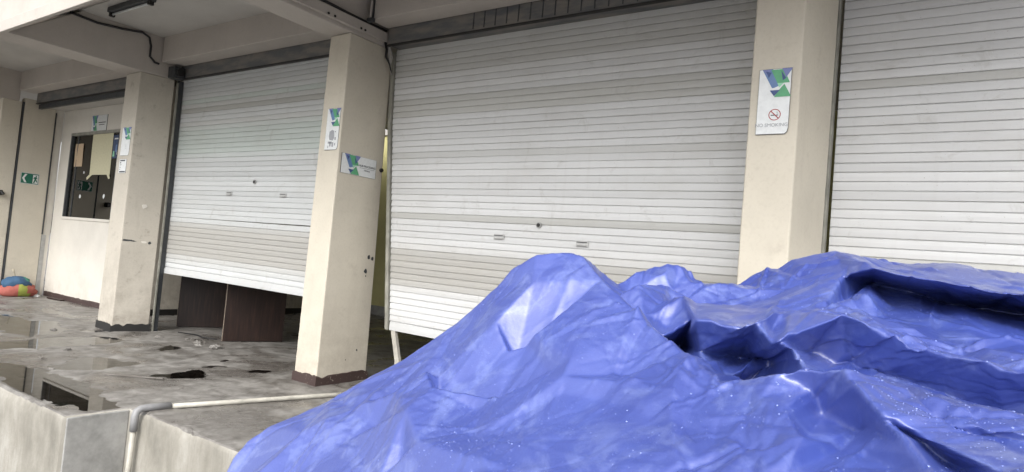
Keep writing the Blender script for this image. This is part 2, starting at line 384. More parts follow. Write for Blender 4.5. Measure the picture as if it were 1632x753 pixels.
# chips in the plaster of the near pillar, one object each is not needed: flaws of the shaft
ch = MB()
for (y, z, r) in [(6.13, 1.665, .030), (6.20, 1.655, .026), (6.10, 1.475, .032), (6.11, 1.41, .010), (6.08, .42, .014), (5.9, .30, .010)]:
    k = 7; ph = random.random()*6
    x0 = -6.49-.015*(1-z/4.5)+.0045
    pts = [(x0, y+r*(.55+.6*random.random())*math.cos(ph+2*math.pi*i/k), z+r*(.7+.6*random.random())*math.sin(ph+2*math.pi*i/k)) for i in range(k)]
    ch.prism(pts, (-.004, 0, 0), m_dark_metal)
ch.build('plaster_chip', p1)
ch = MB()
for (y, z, ry, rz, m) in [(5.66, 2.18, .045, .05, m_white), (5.46, 1.57, .10, .018, m_dark_metal), (5.72, 1.56, .05, .02, m_white), (5.80, 1.55, .03, .025, m_dark_metal), (5.55, 1.565, .05, .010, m_dark_metal)]:
    k = 9; xx = -11.74+(y-5.38)/.55*.12+.014
    pts = [(xx+.22*(0), y+ry*(.55+.6*random.random())*math.cos(2*math.pi*i/k), z+rz*(.6+.7*random.random())*math.sin(2*math.pi*i/k)) for i in range(k)]
    ch.prism([(-11.74+(p[1]-5.375)/.55*.13+.006, p[1], p[2]) for p in pts], (-.01, 0, 0), m)
ch.build('plaster_scar', p0)

# ---------------------------------------------------------------- the building
bd = thing('warehouse_building', 'concrete warehouse front with deep canopy, beams and lintels above the shutters', 'building', (-6, 9, 0))
def lint(x0, x1):
    b = MB(); b.box(x0, 5.66, 4.742, x1, 5.98, 5.30, m_beam); b.build('lintel', bd, bevel=.01)
lint(-18.0, -12.30); lint(-11.64, -6.955); lint(-6.40, -1.46); lint(-.925, 4.6)
def beam(x0, x1, y0, y1, z0=4.5, z1=5.22):
    b = MB(); b.hexa([(x0, y0, z0), (x1, y0, z0), (x1, y1, z0), (x0, y1, z0)], [(x0, y0+1.02, z1), (x1, y0+1.02, z1), (x1, y1, z1), (x0, y1, z1)], m_beam)
    b.build('canopy_beam', bd, bevel=.012)
beam(-12.29, -11.68, 3.42, 5.95); beam(-6.96, -6.49, 3.42, 6.12, 4.522); beam(-1.47, -.93, 3.42, 6.12, 4.522); beam(-18.5, -18.02, 3.42, 5.7)
b = MB()
b.hexa([(-30, 3.36, 4.56), (2.1, 3.36, 4.56), (2.1, 4.35, 5.20), (-30, 4.35, 5.20)], [(-30, 3.36, 4.66), (2.1, 3.36, 4.66), (2.1, 4.35, 5.32), (-30, 4.35, 5.32)], m_beam)  # unseen right end cut short to let sky light onto the right shutter
b.build('canopy_eave', bd)
b = MB(); b.box(-30, 3.30, 4.43, 2.1, 3.358, 4.60, m_beam); b.build('canopy_fascia', bd, bevel=.008)
b = MB(); b.box(-30, 4.352, 5.18, 2.1, 6.3, 5.34, m_ceil); b.box(2.102, 5.99, 5.18, 6, 6.3, 5.34, m_ceil); b.build('canopy_ceiling', bd)
b = MB(); b.box(-30, 6.0, 5.34, 6, 6.3, 8.5, m_beam); b.build('upper_wall', bd)
b = MB(); b.box(-30, 6.3, 5.05, 6, 11.75, 5.2, m_ceil); b.box(-30, 12.8, 5.05, 6, 13.2, 5.2, m_ceil); b.box(-30, 11.75, 5.05, -13.7, 12.8, 5.2, m_ceil); b.box(-12.75, 11.75, 5.05, 6, 12.8, 5.2, m_ceil); b.build('roof_deck', bd)  # unseen opening added in the roof to let daylight onto the yellow wall
b = MB(); b.box(-18, 12.85, .26, 5.2, 13.0, 5.05, m_yellow); b.build('back_wall', bd)
b = MB(); b.box(-13.78, 12.82, 0.0, 5.2, 12.999, .258, m_cement); b.build('wall_base', bd)
b = MB(); b.box(5.2, 6.3, 0, 5.4, 13.0, 5.05, m_white); b.build('end_wall', bd)  # out of view, added to stop light leaking into the interior
b = MB(); b.box(-13.95, 6.75, .13, -13.80, 12.85, 5.05, m_cream_dirty); b.build('office_side_wall', bd)
b = MB(); b.box(-13.96, 6.752, 0.0, -13.785, 12.84, .13, m_black); b.build('wall_skirting', bd)
b = MB(); b.box(-18.6, 9.2, 0, -13.95, 9.35, 5.05, m_cement); b.build('office_rear_wall', bd)

# ---------------------------------------------------------------- office front and the end panel with the exit sign
ow = thing('office_wall', 'white painted office front with a dark window set back in the far left bay', 'wall', (-15.8, 6.7, 0))
wx0, wx1, wz0, wz1 = -17.43, -15.03, 1.93, 3.87
def wpan(x0, z0, x1, z1, nm='wall_panel'):
    b = MB(); b.box(x0, 6.62, z0, x1, 6.75, z1, m_white); b.build(nm, ow)
wpan(-17.98, .0, wx0-.001, 4.48); wpan(wx1+.001, .0, -13.8, 4.48); wpan(wx0, 0, wx1, wz0); wpan(wx0, wz1, wx1, 4.48)
b = MB()
vs = []; nn = 34
for k in range(nn+1):
    x = -17.96+(3.9)*k/nn; vs += [(x, 6.603, -.01), (x, 6.603, .10+.03*random.random()), (x, 6.622, .11+.02*random.random())]
b.add(vs, [f for k in range(nn) for f in ((3*k, 3*k+3, 3*k+4, 3*k+1), (3*k+1, 3*k+4, 3*k+5, 3*k+2))], m_brown); b.build('skirting', ow)
b = MB(); b.box(-18.0, 6.31, 4.484, -13.8, 6.75, 4.6, m_ceil); b.build('bay_soffit', ow)
wn = MB(); t_ = .06
wn.box(wx0, 6.59, wz0-.06, wx1, 6.70, wz0-.001, m_white); wn.box(wx0-.0, 6.60, wz1-.02, wx1, 6.70, wz1+.045, m_galv_old)
wn.box(wx0+.001, 6.605, wz0, wx0+t_, 6.70, wz1-.021, m_dark_metal); wn.box(wx1-.03, 6.605, wz0, wx1-.001, 6.70, wz1-.021, m_dark_metal)
wn.box(wx0+.30, 6.64, wz0+.002, wx0+.335, 6.69, wz1-.022, m_dark_metal)
wf = wn.build('window', ow, bevel=.004)
gp = MB(); gp.box(wx0+t_+.001, 6.655, wz0+.001, wx1-.031, 6.661, wz1-.023, m_glass); gp.build('pane', wf)
def sheet(name, label, cat, x0, z0, x1, z1, y, m, extra=None, curl=.01):
    b = MB(); n = 5; vs = []
    for i in range(n+1):
        for j in range(n+1):
            u, v = i/n, j/n; vs.append((x0+(x1-x0)*u, y-curl*math.sin(u*3.1+v*2)**2, z0+(z1-z0)*v))
    b.add(vs, [(i*(n+1)+j, (i+1)*(n+1)+j, (i+1)*(n+1)+j+1, i*(n+1)+j+1) for i in range(n) for j in range(n)], m)
    if extra: extra(b)
    o = b.build(name); so_ = o.modifiers.new('thickness', 'SOLIDIFY'); so_.thickness = .002; so_.offset = -1
    return tag(o, label, cat)
sheet('paper_sheet', 'small tan notice taped inside the office window at upper left', 'notice', -17.22, 3.12, -16.80, 3.66, 6.648, s_card)
def tails(b):
    b.poly([(-16.36, 6.640, 2.92), (-16.20, 6.640, 2.92), (-16.44, 6.640, 2.80), (-16.47, 6.640, 2.86)], s_paper)
    b.poly([(-15.50, 6.640, 2.92), (-15.38, 6.640, 2.92), (-15.33, 6.640, 2.84), (-15.40, 6.640, 2.82)], s_paper)
sheet('paper_sheet', 'big cream paper sheet hung in the middle of the office window', 'notice', -16.36, 2.92, -15.38, 3.85, 6.648, s_paper, tails)
sheet('poster', 'dark blue poster in the upper right corner of the office window', 'poster', -15.36, 3.28, -15.07, 3.80, 6.648, s_poster,
      lambda b: [b.poly([(x, 6.632, z), (x+w_, 6.632, z), (x+w_*.8, 6.632, z+h_), (x+.01, 6.632, z+h_)], m) for x, z, w_, h_, m in [(-15.32, 3.32, .09, .12, s_mint), (-15.22, 3.42, .1, .16, s_blue), (-15.14, 3.36, .06, .1, s_white), (-15.3, 3.70, .2, .03, s_white)]])
for lab, x, z, s in [('white disc standing in for a reflected mirror low on the window, left side', -16.72, 2.42, .065), ('white disc standing in for a reflected mirror low on the window, right side', -15.55, 2.44, .06), ('tiny white tag stuck near the middle of the window', -16.66, 2.98, .04)]:  # the two low white discs stand in for mirrors reflected in the glass
    b = MB(); b.prism([(x+s*(.6+.3*random.random())*math.cos(a), 6.652, z+s*1.1*(.6+.3*random.random())*math.sin(a)) for a in np.linspace(0, 2*math.pi, 9)[:-1]], (0, -.002, 0), s_white)
    tag(b.build('window_white_spot'), lab, 'sticker')
def chair(x, label):  # added chair shape in place of a dark reflection in the window
    t = thing('chair_stand_in', label, 'chair', (x, 7.35, 1.1), 'chair shapes standing in for window reflections')
    b = MB(); b.prism([(x-.26, 7.2, 1.72), (x+.26, 7.2, 1.72), (x+.25, 7.2, 2.02), (x+.19, 7.2, 2.12), (x-.19, 7.2, 2.12), (x-.25, 7.2, 2.02)], (0, .05, 0), m_black); b.build('backrest', t, bevel=.02)
    b = MB(); b.box(x-.24, 7.22, 1.55, x+.24, 7.68, 1.62, m_black); b.build('seat', t, bevel=.02)
    for sx in (-.2, .2):
        for y in (7.26, 7.62):
            b = MB(); b.tube([(x+sx, y, 1.1), (x+sx, y, 1.56)], .014, m_dark_metal); b.build('leg', t)
    b = MB(); b.box(x-.03, 7.21, 1.5, x+.03, 7.235, 1.8, m_dark_metal); b.build('back_bar', t)
chair(-16.9, 'left black chair shape standing in for a dark reflection low in the office window'); chair(-15.7, 'right black chair shape standing in for a dark reflection low in the office window')
b = MB(); b.box(-18, 6.76, .0, -13.96, 9.19, 1.1, m_floor); b.build('office_floor', ow)

ep = thing('end_wall_panel', 'beige end wall of the office bay carrying the green exit sign', 'wall', (-18.1, 6.2, 0))
b = MB(); b.box(-18.2, 5.80, 0, -18.0, 6.44, 4.6, m_cream); b.build('panel', ep, bevel=.004)
b = MB(); b.box(-18.2, 5.765, 0, -17.995, 5.798, 4.5, m_dark_metal); b.build('guide_channel', ep)
b = MB(); b.box(-18.2, 6.442, 1.45, -18.01, 6.62, 4.6, m_white); b.build('upper_jamb', ep)
b = MB(); b.box(-18.2, 6.445, 0, -17.985, 6.53, 1.45, m_galv); b.box(-18.2, 6.53, 0, -17.99, 6.60, 1.449, m_white); b.build('lower_jamb', ep)
b = MB(); b.box(-18.02, 6.435, 1.46, -17.985, 6.462, 4.4, m_dark_metal); b.build('edge_strip', ep)
b = MB(); b.box(-18.04, 5.45, 2.28, -17.92, 5.56, 2.40, m_black); b.tube([(-18.03, 5.5, 2.33), (-17.90, 5.53, 2.36), (-17.86, 5.56, 2.30)], .03, m_black)
tag(b.build('wall_bracket', bevel=.01), 'small black bracket on the far left pillar at the picture edge', 'bracket')

# ---------------------------------------------------------------- shutters
def slat_mesh(xl, xr, z, p, y, warp):
    """one roller slat: convex face, rolled joint recessed above"""
    pr = [(0.000, .010), (.001, .000), (.006, -.003), (p*.5, -.0045), (p-.012, -.003), (p-.0075, .001), (p-.0065, .010), (p, .010)]
    ns = 6; vs = []; fs = []
    for i in range(ns+1):
        s = i/ns; x = xl+(xr-xl)*s
        for dz, dy in pr: vs.append((x, y+dy+warp(s, z)[0], z+dz+warp(s, z)[1]))
    n = len(pr)
    for i in range(ns):
        for k in range(n-1): fs.append((i*n+k, (i+1)*n+k, (i+1)*n+k+1, i*n+k+1))
    return vs, fs
def shutter(label, xl, xr, zb, zt, y, p, tint, warp, bar=.12):
    xm = (xl(1)+xr)/2
    t = thing('roller_shutter', label, 'shutter', (xm, y, 0), 'roller shutters of the warehouse')
    z = zb+bar; k = 0
    while z < zt:
        a = min(p, zt-z+.02); vs, fs = slat_mesh(xl(z), xr, z, p, y, warp)
        e_ = random.uniform(-.0015, .0015); tl = random.uniform(-.0012, .0012); w_ = len(vs)
        vs = [(v[0]+random.uniform(-.0003, .0003), v[1]+e_+random.uniform(-.0008, .0008), v[2]+tl*(2*i/w_-1)) for i, v in enumerate(vs)]
        b = MB(); b.add(vs, fs, m_slat); o = b.build('slat', t, smooth=False)
        c_ = tint(z); o.color = (*c_, 1); z += p; k += 1
    b = MB(); ns = 6; vs = []; fs = []
    for i in range(ns+1):
        s = i/ns; x = xl(zb)+(xr-xl(zb))*s
        for dz, dy in ((0, .03), (0, -.012), (.05, -.014), (bar-.012, -.008), (bar-.008, .004), (bar, .012)): vs.append((x, y+dy, zb+dz+warp(s, zb)[1]))
    for i in range(ns):
        for q in range(5): fs.append((i*6+q, (i+1)*6+q, (i+1)*6+q+1, i*6+q+1))
    b.add(vs, fs, m_slat); o = b.build('bottom_bar', t); o.color = (.54, .55, .55, 1)
    return t
def lock(t, x, z, y):
    b = MB(); k = 14
    b.prism([(x+.035*math.cos(2*math.pi*i/k), y-.008, z+.035*math.sin(2*math.pi*i/k)) for i in range(k)], (0, -.014, 0), m_galv)
    b.prism([(x+.022*math.cos(2*math.pi*i/k), y-.0235, z+.022*math.sin(2*math.pi*i/k)) for i in range(k)], (0, -.006, 0), m_black); b.build('lock', t)
def handle(t, x, z, y):
    b = MB(); b.box(x-.075, y-.016, z-.032, x+.075, y-.009, z+.032, m_handle)
    b.box(x-.058, y-.034, z-.022, x+.058, y-.017, z-.008, m_handle); b.box(x-.062, y-.030, z+.014, x+.062, y-.0165, z+.020, m_dark_metal); b.build('handle', t, bevel=.003)
def rail(t, pts, wx, wy, m, n='guide_rail'):
    b = MB(); vs = []; fs = []
    for (x, y, z) in pts: vs += [(x-wx/2, y-wy/2, z), (x+wx/2, y-wy/2, z), (x+wx/2, y+wy/2, z), (x-wx/2, y+wy/2, z)]
    for k in range(len(pts)-1):
        for i in range(4): fs.append((k*4+i, k*4+(i+1) % 4, k*4+4+(i+1) % 4, k*4+4+i))
    fs += [(3, 2, 1, 0), tuple(len(pts)*4-4+i for i in range(4))]
    b.add(vs, fs, m); return b.build(n, t, bevel=.004)
def housing(t, x0, x1, y0, y1, z0, z1, m, ribs=None):
    b = MB(); b.box(x0, y0, z0, x1, y1, z1, m)
    b.build('housing', t, bevel=.008)
    b = MB(); b.box(x0, y0-.012, z0-.02, x1, y0+.03, z0-.002, m_black); b.build('housing_lip', t)
    if ribs:
        for x in ribs:
            b = MB(); b.box(x, y0-.006, z0+.02, x+.012, y0-.0005, z1-.1, m_dark_metal); b.build('rib', t)
def bands(lst, base, jit=.03):
    def f(z):
        c_ = base
        for z0, z1, q in lst:
            e = min(.16, (z1-z0)*.35); w = min(1, max(0, (z-z0)/e+.5), max(0, (z1-z)/e+.5))
            w = min(1, max(0, w+random.uniform(-.18, .18)*(0 < w < 1)))
            c_ = tuple(a*(1-w)+b_*w for a, b_ in zip(c_, q))
        j = (1+random.uniform(-jit, jit)*1.3)*(.93 if random.random() < .12 else 1); return tuple(v*j for v in c_)
    return f
L_ = (.575, .59, .59); Dl = (.415, .405, .38); Mg = (.48, .48, .46); Br = (.61, .615, .615); Gn = (.50, .545, .52)
s1 = shutter('half open roller shutter between the stained pillar and the pillar with the landscape sign', lambda z: -11.72, -6.92, 1.03, 4.55, 6.10, .0815,
             bands([(1.3, 1.92, Dl), (3.6, 3.68, Mg), (3.9, 4.0, (.42, .42, .40)), (4.06, 4.14, Gn), (3.1, 3.6, Gn)], L_, .05), lambda s, z: (0, .006*math.sin(s*3.1+z)-.018*s*(1 if z < 2 else 0)))
lock(s1, -9.18, 2.68, 6.10); handle(s1, -9.84, 2.485, 6.10); handle(s1, -8.43, 2.475, 6.10)
rail(s1, [(-11.62, 6.04, 0), (-11.63, 6.04, 2.2), (-11.66, 6.04, 4.5)], .055, .09, m_dark_metal); rail(s1, [(-11.585, 5.985, 0), (-11.60, 5.985, 2.2), (-11.64, 5.985, 4.46)], .03, .03, m_galv_old, 'guide_edge')
housing(s1, -11.62, -6.93, 6.0, 6.35, 4.53, 4.98, m_box)
b = MB(); b.box(-11.66, 5.80, 4.50, -11.45, 5.995, 4.70, m_dark_metal); b.tube([(-11.66, 5.9, 4.6), (-11.40, 5.9, 4.6)], .07, m_black, 12); b.build('motor_bracket', s1, bevel=.01)
def xl2(z): return float(np.interp(z, [.5, .8, 1.8, 2.6, 3.5, 4.6], [-6.02, -6.08, -6.19, -6.28, -6.38, -6.44]))
s2 = shutter('wide roller shutter in the middle, pulled out of its left guide, behind the tarpaulin peak', xl2, -1.42, .74, 4.55, 6.22, .0800,
             bands([(1.30, 1.78, Dl), (3.55, 3.78, (.50, .50, .48)), (2.95, 3.02, Mg), (2.2, 2.24, Mg), (4.1, 4.6, (.52, .52, .50))], Br, .035),
             lambda s, z: (-.015*math.sin(s*3.14)*(1 if z < 3 else .4), -.012*math.sin(s*3.14)*max(0, 1-(z-.7)/2.2)))
lock(s2, -3.88, 2.21, 6.205); handle(s2, -4.42, 2.05, 6.205); handle(s2, -3.31, 2.03, 6.205)
rail(s2, [(xl2(z)-.035, 6.215, z) for z in (.74, 1.2, 1.8, 2.6, 3.5, 4.5)], .055, .06, m_galv_old)
rail(s2, [(-5.86, 6.24, -.0), (-5.89, 6.24, .36), (-6.01, 6.24, .739)], .075, .05, m_pvc, 'guide_foot')
housing(s2, -6.40, -1.44, 6.0, 6.45, 4.53, 4.98, m_box, [-4.95+.165*k for k in range(21)])
s3 = shutter('roller shutter on the right behind the tarpaulin, beside the no smoking pillar', lambda z: -.90, 3.9, .74, 4.72, 6.25, .0810,
             bands([(1.98, 2.06, Mg), (3.5, 3.58, Mg)], Br, .03), lambda s, z: (-.01*math.sin(s*3.14), -.018*s*max(0, 1-(z-1)/1.8)))
rail(s3, [(-.955, 6.20, -.0), (-.955, 6.20, 2.2), (-.955, 6.20, 4.7)], .065, .10, m_galv_old)
rail(s3, [(-.995, 6.165, 0), (-.995, 6.165, 4.7)], .010, .03, m_dark_metal, 'guide_edge')
for z in (2.0, 2.62, 3.0, 3.52, 4.02):
    b = MB(); b.tube([(-1.0, 6.12, z), (-.985, 6.15, z)], .014, m_dark_metal, 8); b.build('bolt', s3)
housing(s3, -.92, 4.2, 6.0, 6.45, 4.73, 4.98, m_box)
so0 = thing('roller_shutter', 'fully rolled up shutter in its grey housing over the office bay', 'shutter', (-15, 6.1, 0), 'roller shutters of the warehouse')
housing(so0, -18.0, -12.3, 6.02, 6.30, 4.53, 4.98, m_box)
b = MB(); b.box(-17.95, 6.06, 4.40, -12.3, 6.12, 4.505, m_dark_metal); b.build('bottom_bar', so0)
for x in (-13.4, -13.05):
    b = MB(); b.tube([(x, 6.05, 4.43), (x+.04, 6.05, 4.43)], .045, m_black, 10); b.build('stopper', so0)

# ---------------------------------------------------------------- signs
def P3(o, u, v, n, a, b_, k): return tuple(o[i]+u[i]*a+v[i]*b_+n[i]*k for i in range(3))
def emblem(mb, fr, k):
    """folded-ribbon emblem; unit coordinates: a right, b down"""
    S = [([(.03, 0), (.36, 0), (.56, .60), (.42, .66), (.36, .66)], s_blue), ([(.30, .02), (.70, .02), (.90, .50), (.52, .50)], s_green), ([(.03, 0), (.30, .0), (.20, .22)], s_purple),
         ([(.14, .06), (.32, .12), (.24, .30)], s_navy), ([(.64, .0), (.97, .0), (.78, .32)], s_purple), ([(.62, .08), (.78, .34), (.68, .42)], s_navy), ([(.52, .50), (.72, .50), (.58, .66)], s_mint),
         ([(.74, .54), (.96, .98), (.44, .98), (.58, .74)], s_green), ([(.30, .74), (.62, .74), (.44, .95)], s_navy)]
    for j, (pts, m) in enumerate(S): mb.poly([P3(*fr, a, b_, k+.0003*j) for a, b_ in pts], m)
def text_mesh(txt, size):
    cu = bpy.data.curves.new('lettering', 'FONT'); cu.body = txt; cu.size = size; cu.align_x = 'CENTER'; cu.extrude = .0006
    o = bpy.data.objects.new('lettering', cu); C.objects.link(o); bpy.context.view_layer.update()
    me = bpy.data.meshes.new_from_object(o.evaluated_get(bpy.context.evaluated_depsgraph_get())); bpy.data.objects.remove(o); bpy.data.curves.remove(cu)
    return me
def lettering(t, txt, size, o, u, v, n, a, b_, m, sx=1.):
    me = text_mesh(txt, size); me.materials.clear(); me.materials.append(m)
    U = Vector(u).normalized(); Vv = Vector(v).normalized(); Nn = Vector(n)
    org = Vector(P3(o, u, v, n, a, b_, .0035))
    for vt in me.vertices: vt.co = org+U*vt.co.x*sx-Vv*vt.co.y+Nn*vt.co.z
    return link('lettering', me, t)
def sign(name, label, cat, o, u, v, n, outline, group=None):
    """board with its own thickness; o top left corner, u right, v down, n outwards"""
    c0 = P3(o, u, v, n, .5, 1, 0)
    t = thing(name, label, cat, c0, group)
    b = MB(); b.prism([P3(o, u, v, n, a, b_, .001) for a, b_ in outline], tuple(x*-.008 for x in n), s_edge)
    b.poly([P3(o, u, v, n, .5+(a-.5)*.985, .5+(b_-.5)*.99, .0016) for a, b_ in outline], s_white); b.build('board', t)
    return t
nF = (0, -1, 0); nR = (1, 0, 0)
def portrait(label, x0, x1, z1, z0, y, kind):
    o = (x0, y, z1); u = (x1-x0, 0, 0); v = (0, 0, z0-z1)
    out = [(0, 0), (1, 0), (1, .91), (.97, .97), (.90, 1), (0, 1)]
    t = sign('safety_sign', label, 'sign', o, u, v, nF, out, 'portrait boards on the pillar fronts')
    b = MB(); emblem(b, (P3(o, u, v, nF, .06, .005, 0), u, tuple(x*.44 for x in v), nF), .0022); b.build('emblem', t)
    fr = (o, u, v, nF)
    if kind == 'smoke':
        b = MB(); k = 28; cu, cv, ra = .56, .705, .19; asp = (x1-x0)/(z1-z0)
        for i in range(k):
            a0, a1 = 2*math.pi*i/k, 2*math.pi*(i+1)/k
            b.poly([P3(*fr, cu+r*math.cos(a), cv+r*asp*math.sin(a), .0024) for r, a in ((ra, a0), (ra, a1), (ra-.028, a1), (ra-.028, a0))], s_red)
        d = ra*.70
        b.poly([P3(*fr, cu+x, cv+y_*asp, .0028) for x, y_ in ((-d-.012, -d+.012), (-d+.012, -d-.012), (d+.012, d-.012), (d-.012, d+.012))], s_red)
        b.poly([P3(*fr, cu+x, cv+y_*asp, .0024) for x, y_ in ((-.12, .0), (.02, .0), (.02, .03), (-.12, .03))], s_dark)
        b.poly([P3(*fr, cu+x, cv+y_*asp, .0024) for x, y_ in ((.04, .0), (.11, .0), (.11, .03), (.04, .03))], s_dark)
        for q in (0, .03): b.poly([P3(*fr, cu+x+q, cv+y_*asp, .0024) for x, y_ in ((.05, -.10), (.065, -.10), (.085, -.02), (.07, -.02))], s_grey)
        b.build('no_smoking_symbol', t)
        lettering(t, 'NO SMOKING', .040, *fr, .48, .885, s_grey, 1.0)
    else:
        b = MB()
        if kind == 'figure':
            b.poly([P3(*fr, a, c_, .0022) for a, c_ in ((.30, .56), (.50, .52), (.66, .55), (.70, .72), (.60, .78), (.34, .76), (.28, .68))], s_grey)
            b.poly([P3(*fr, a, c_, .0022) for a, c_ in ((.72, .565), (.78, .56), (.79, .58), (.73, .585))], s_dark)
            rows = [(.24, .80, .30, .05), (.36, .82, .12, .1), (.55, .82, .12, .11), (.73, .70, .10, .07), (.74, .84, .08, .06), (.24, .90, .06, .06)]
        else: rows = [(.50, .62, .14, .008), (.50, .66, .14, .008), (.50, .70, .14, .008), (.5, .75, .16, .008)]
        for a, c_, w_, h_ in rows: b.poly([P3(*fr, a, c_, .0024), P3(*fr, a+w_, c_, .0024), P3(*fr, a+w_, c_+h_, .0024), P3(*fr, a, c_+h_, .0024)], s_grey)
        b.build('print', t)
    return t
portrait('white no smoking board with a red ringed cigarette symbol, on the right hand pillar', -1.385, -1.135, 3.52, 2.98, 5.428, 'smoke')
portrait('white portrait board with grey figure and fine text, on the front of the middle pillar', -6.775, -6.525, 3.54, 3.0, 5.438, 'figure')
portrait('white portrait board on the stained pillar above a second small notice', -12.14, -11.83, 3.53, 3.03, 5.378, 'lines')
o = (-12.12, 5.376, 2.965); u = (.25, 0, 0); v = (0, 0, -.24)
t = sign('notice_sheet', 'small white notice with black marks under the board on the stained pillar', 'notice', o, u, v, nF, [(0, 0), (1, 0), (1, 1), (0, 1)])
b = MB()
for a, c_, w_, h_ in ((.1, .05, .7, .09), (.12, .2, .14, .1), (.2, .36, .1, .08), (.12, .56, .12, .05), (.1, .70, .1, .05), (.12, .86, .8, .1)):
    b.poly([P3(o, u, v, nF, a, c_, .0024), P3(o, u, v, nF, a+w_, c_, .0024), P3(o, u, v, nF, a+w_, c_+h_, .0024), P3(o, u, v, nF, a, c_+h_, .0024)], s_dark)
b.build('print', t)
# landscape board on the right face of the middle pillar
o = (-6.485, 5.49, 2.975); u = (-.005, .61, 0.0); v = (0, 0, -.255)
t = sign('name_board', 'landscape board with green emblem and black text on the middle pillar right face', 'sign', o, u, v, nR, [(0, 0), (1, 0), (1, 1), (0, 1)])
b = MB(); emblem(b, (P3(o, u, v, nR, .06, 0, 0), tuple(x*.48 for x in u), v, nR), .0022); b.build('emblem', t)
lettering(t, 'HUB PROCESSING', .040, o, u, v, nR, .735, .50, s_dark, .9); lettering(t, 'TERMINAL', .026, o, u, v, nR, .735, .70, s_dark, .9)
b = MB(); b.poly([P3(o, u, v, nR, a, c_, .0024) for a, c_ in ((.52, .555), (.95, .555), (.95, .57), (.52, .57))], s_dark); b.build('rule', t)
b = MB(); b.tube([(-6.49, 6.19, 2.86), (-6.465, 6.19, 2.86)], .028, m_black, 12); tag(b.build('wall_plug'), 'small round black plug beside the landscape board', 'fitting')
# board above the office window
o = (-16.45, 6.612, 4.28); u = (.75, 0, 0); v = (0, 0, -.36)
t = sign('office_sign', 'grey landscape board with dark emblem fixed above the office window', 'sign', o, u, v, nF, [(0, 0), (1, 0), (1, 1), (0, 1)])
b = MB(); emblem(b, (P3(o, u, v, nF, 0, 0, 0), tuple(x*.42 for x in u), v, nF), .0022); b.build('emblem', t)
b = MB(); b.poly([P3(o, u, v, nF, a, c_, .0024) for a, c_ in ((.45, .45), (.92, .45), (.92, .50), (.45, .50))], s_dark); b.build('print', t); b = MB(); b.poly([P3(o, u, v, nF, a, c_, .0024) for a, c_ in ((.5, .6), (.85, .6), (.85, .64), (.5, .64))], s_dark); b.build('print', t)
# emergency exit sign
o = (-17.998, 5.885, 2.875); u = (0, .37, 0); v = (0, 0, -.26)
t = sign('exit_sign', 'green and white emergency exit sign with arrow and running man', 'sign', o, u, v, nR, [(0, 0), (1, 0), (1, 1), (0, 1)])
b = MB()
def pp(pts, m, k): b.poly([P3(o, u, v, nR, a, c_, k) for a, c_ in pts], m)
pp([(.03, .04), (.97, .04), (.97, .96), (.03, .96)], s_exit, .002)
pp([(.08, .5), (.22, .12), (.34, .12), (.20, .5)], s_white, .0026); pp([(.08, .5), (.20, .5), (.34, .88), (.22, .88)], s_white, .0026)
pp([(.66, .12), (.94, .12), (.94, .90), (.66, .90)], s_white, .0026)
for q in ([(.80, .18), (.87, .18), (.87, .28), (.80, .28)], [(.74, .30), (.88, .30), (.84, .56), (.75, .54)], [(.75, .54), (.83, .54), (.76, .88), (.69, .86)], [(.80, .54), (.86, .54), (.92, .72), (.89, .80), (.84, .70)], [(.74, .30), (.68, .46), (.72, .48), (.78, .38)], [(.86, .32), (.92, .46), (.89, .48), (.83, .40)]): pp(q, s_exit, .0032)
b.build('exit_symbol', t)

# ---------------------------------------------------------------- pipes, conduits, wires
pp_ = thing('drain_pipe', 'cream plastic pipe lying across the platform and turning down its front edge', 'pipe', (-6.4, 3.3, 0))
b = MB(); b.tube([(-6.39, 3.50, .03), (-6.2, 4.2, .028), (-5.98, 5.0, .03), (-5.8, 5.65, .028)], .026, m_pvc, 12); b.build('long_run', pp_, True)
b = MB(); b.tube([(-6.40, 3.235, -.16), (-6.42, 3.235, -.6), (-6.44, 3.235, -1.15)], .026, m_pvc, 12); b.build('down_run', pp_, True)
b = MB(); b.tube([(-6.375, 3.56, .036), (-6.405, 3.34, .038), (-6.41, 3.29, .034), (-6.408, 3.25, .012), (-6.40, 3.235, -.03), (-6.40, 3.235, -.17)], .035, m_pvc_grey, 14); b.build('elbow', pp_, True)
b = MB(); b.tube([(-11.665, 4.2, 5.09), (-11.66, 4.6, 5.06), (-11.66, 5.0, 5.10), (-11.66, 5.3, 5.15), (-11.655, 5.42, 5.10), (-11.65, 5.46, 4.96), (-11.65, 5.46, 4.78), (-11.65, 5.55, 4.70), (-11.63, 5.62, 4.69)], .02, m_cable, 8)
tag(b.build('conduit', None, True), 'black cable running along the left beam and dropping to the shutter motor', 'cable')
tr = thing('cable_trunking', 'beige cable trunking fixed along the side of the middle beam', 'trunking', (-6.46, 5, 4.6))
b = MB(); b.box(-6.488, 3.5, 4.575, -6.43, 6.08, 4.70, m_beam); b.build('duct', tr, bevel=.004)
for y in (4.55, 5.02, 5.12, 5.55, 5.62):
    b = MB(); b.tube([(-6.43, y, 4.60), (-6.42, y, 4.60)], .016, m_black, 8); b.build('screw', tr)
b = MB(); b.tube([(-6.46, 3.6, 4.73), (-6.455, 4.4, 4.72), (-6.45, 5.0, 4.735), (-6.45, 5.5, 4.72), (-6.44, 6.0, 4.72)], .018, m_cable, 8); tag(b.build('cable', None, True), 'black cable lying on top of the trunking on the middle beam', 'cable')
cd = thing('wall_conduit', 'thin vertical conduit clipped to the lintel right of the middle beam', 'conduit', (-6.3, 5.64, 4.7))
b = MB(); b.tube([(-6.37, 5.64, 4.72), (-6.37, 5.64, 5.17)], .018, m_beam, 8); b.tube([(-6.335, 5.645, 4.74), (-6.335, 5.645, 5.17)], .012, m_cable, 8); b.build('pipe_run', cd, True)
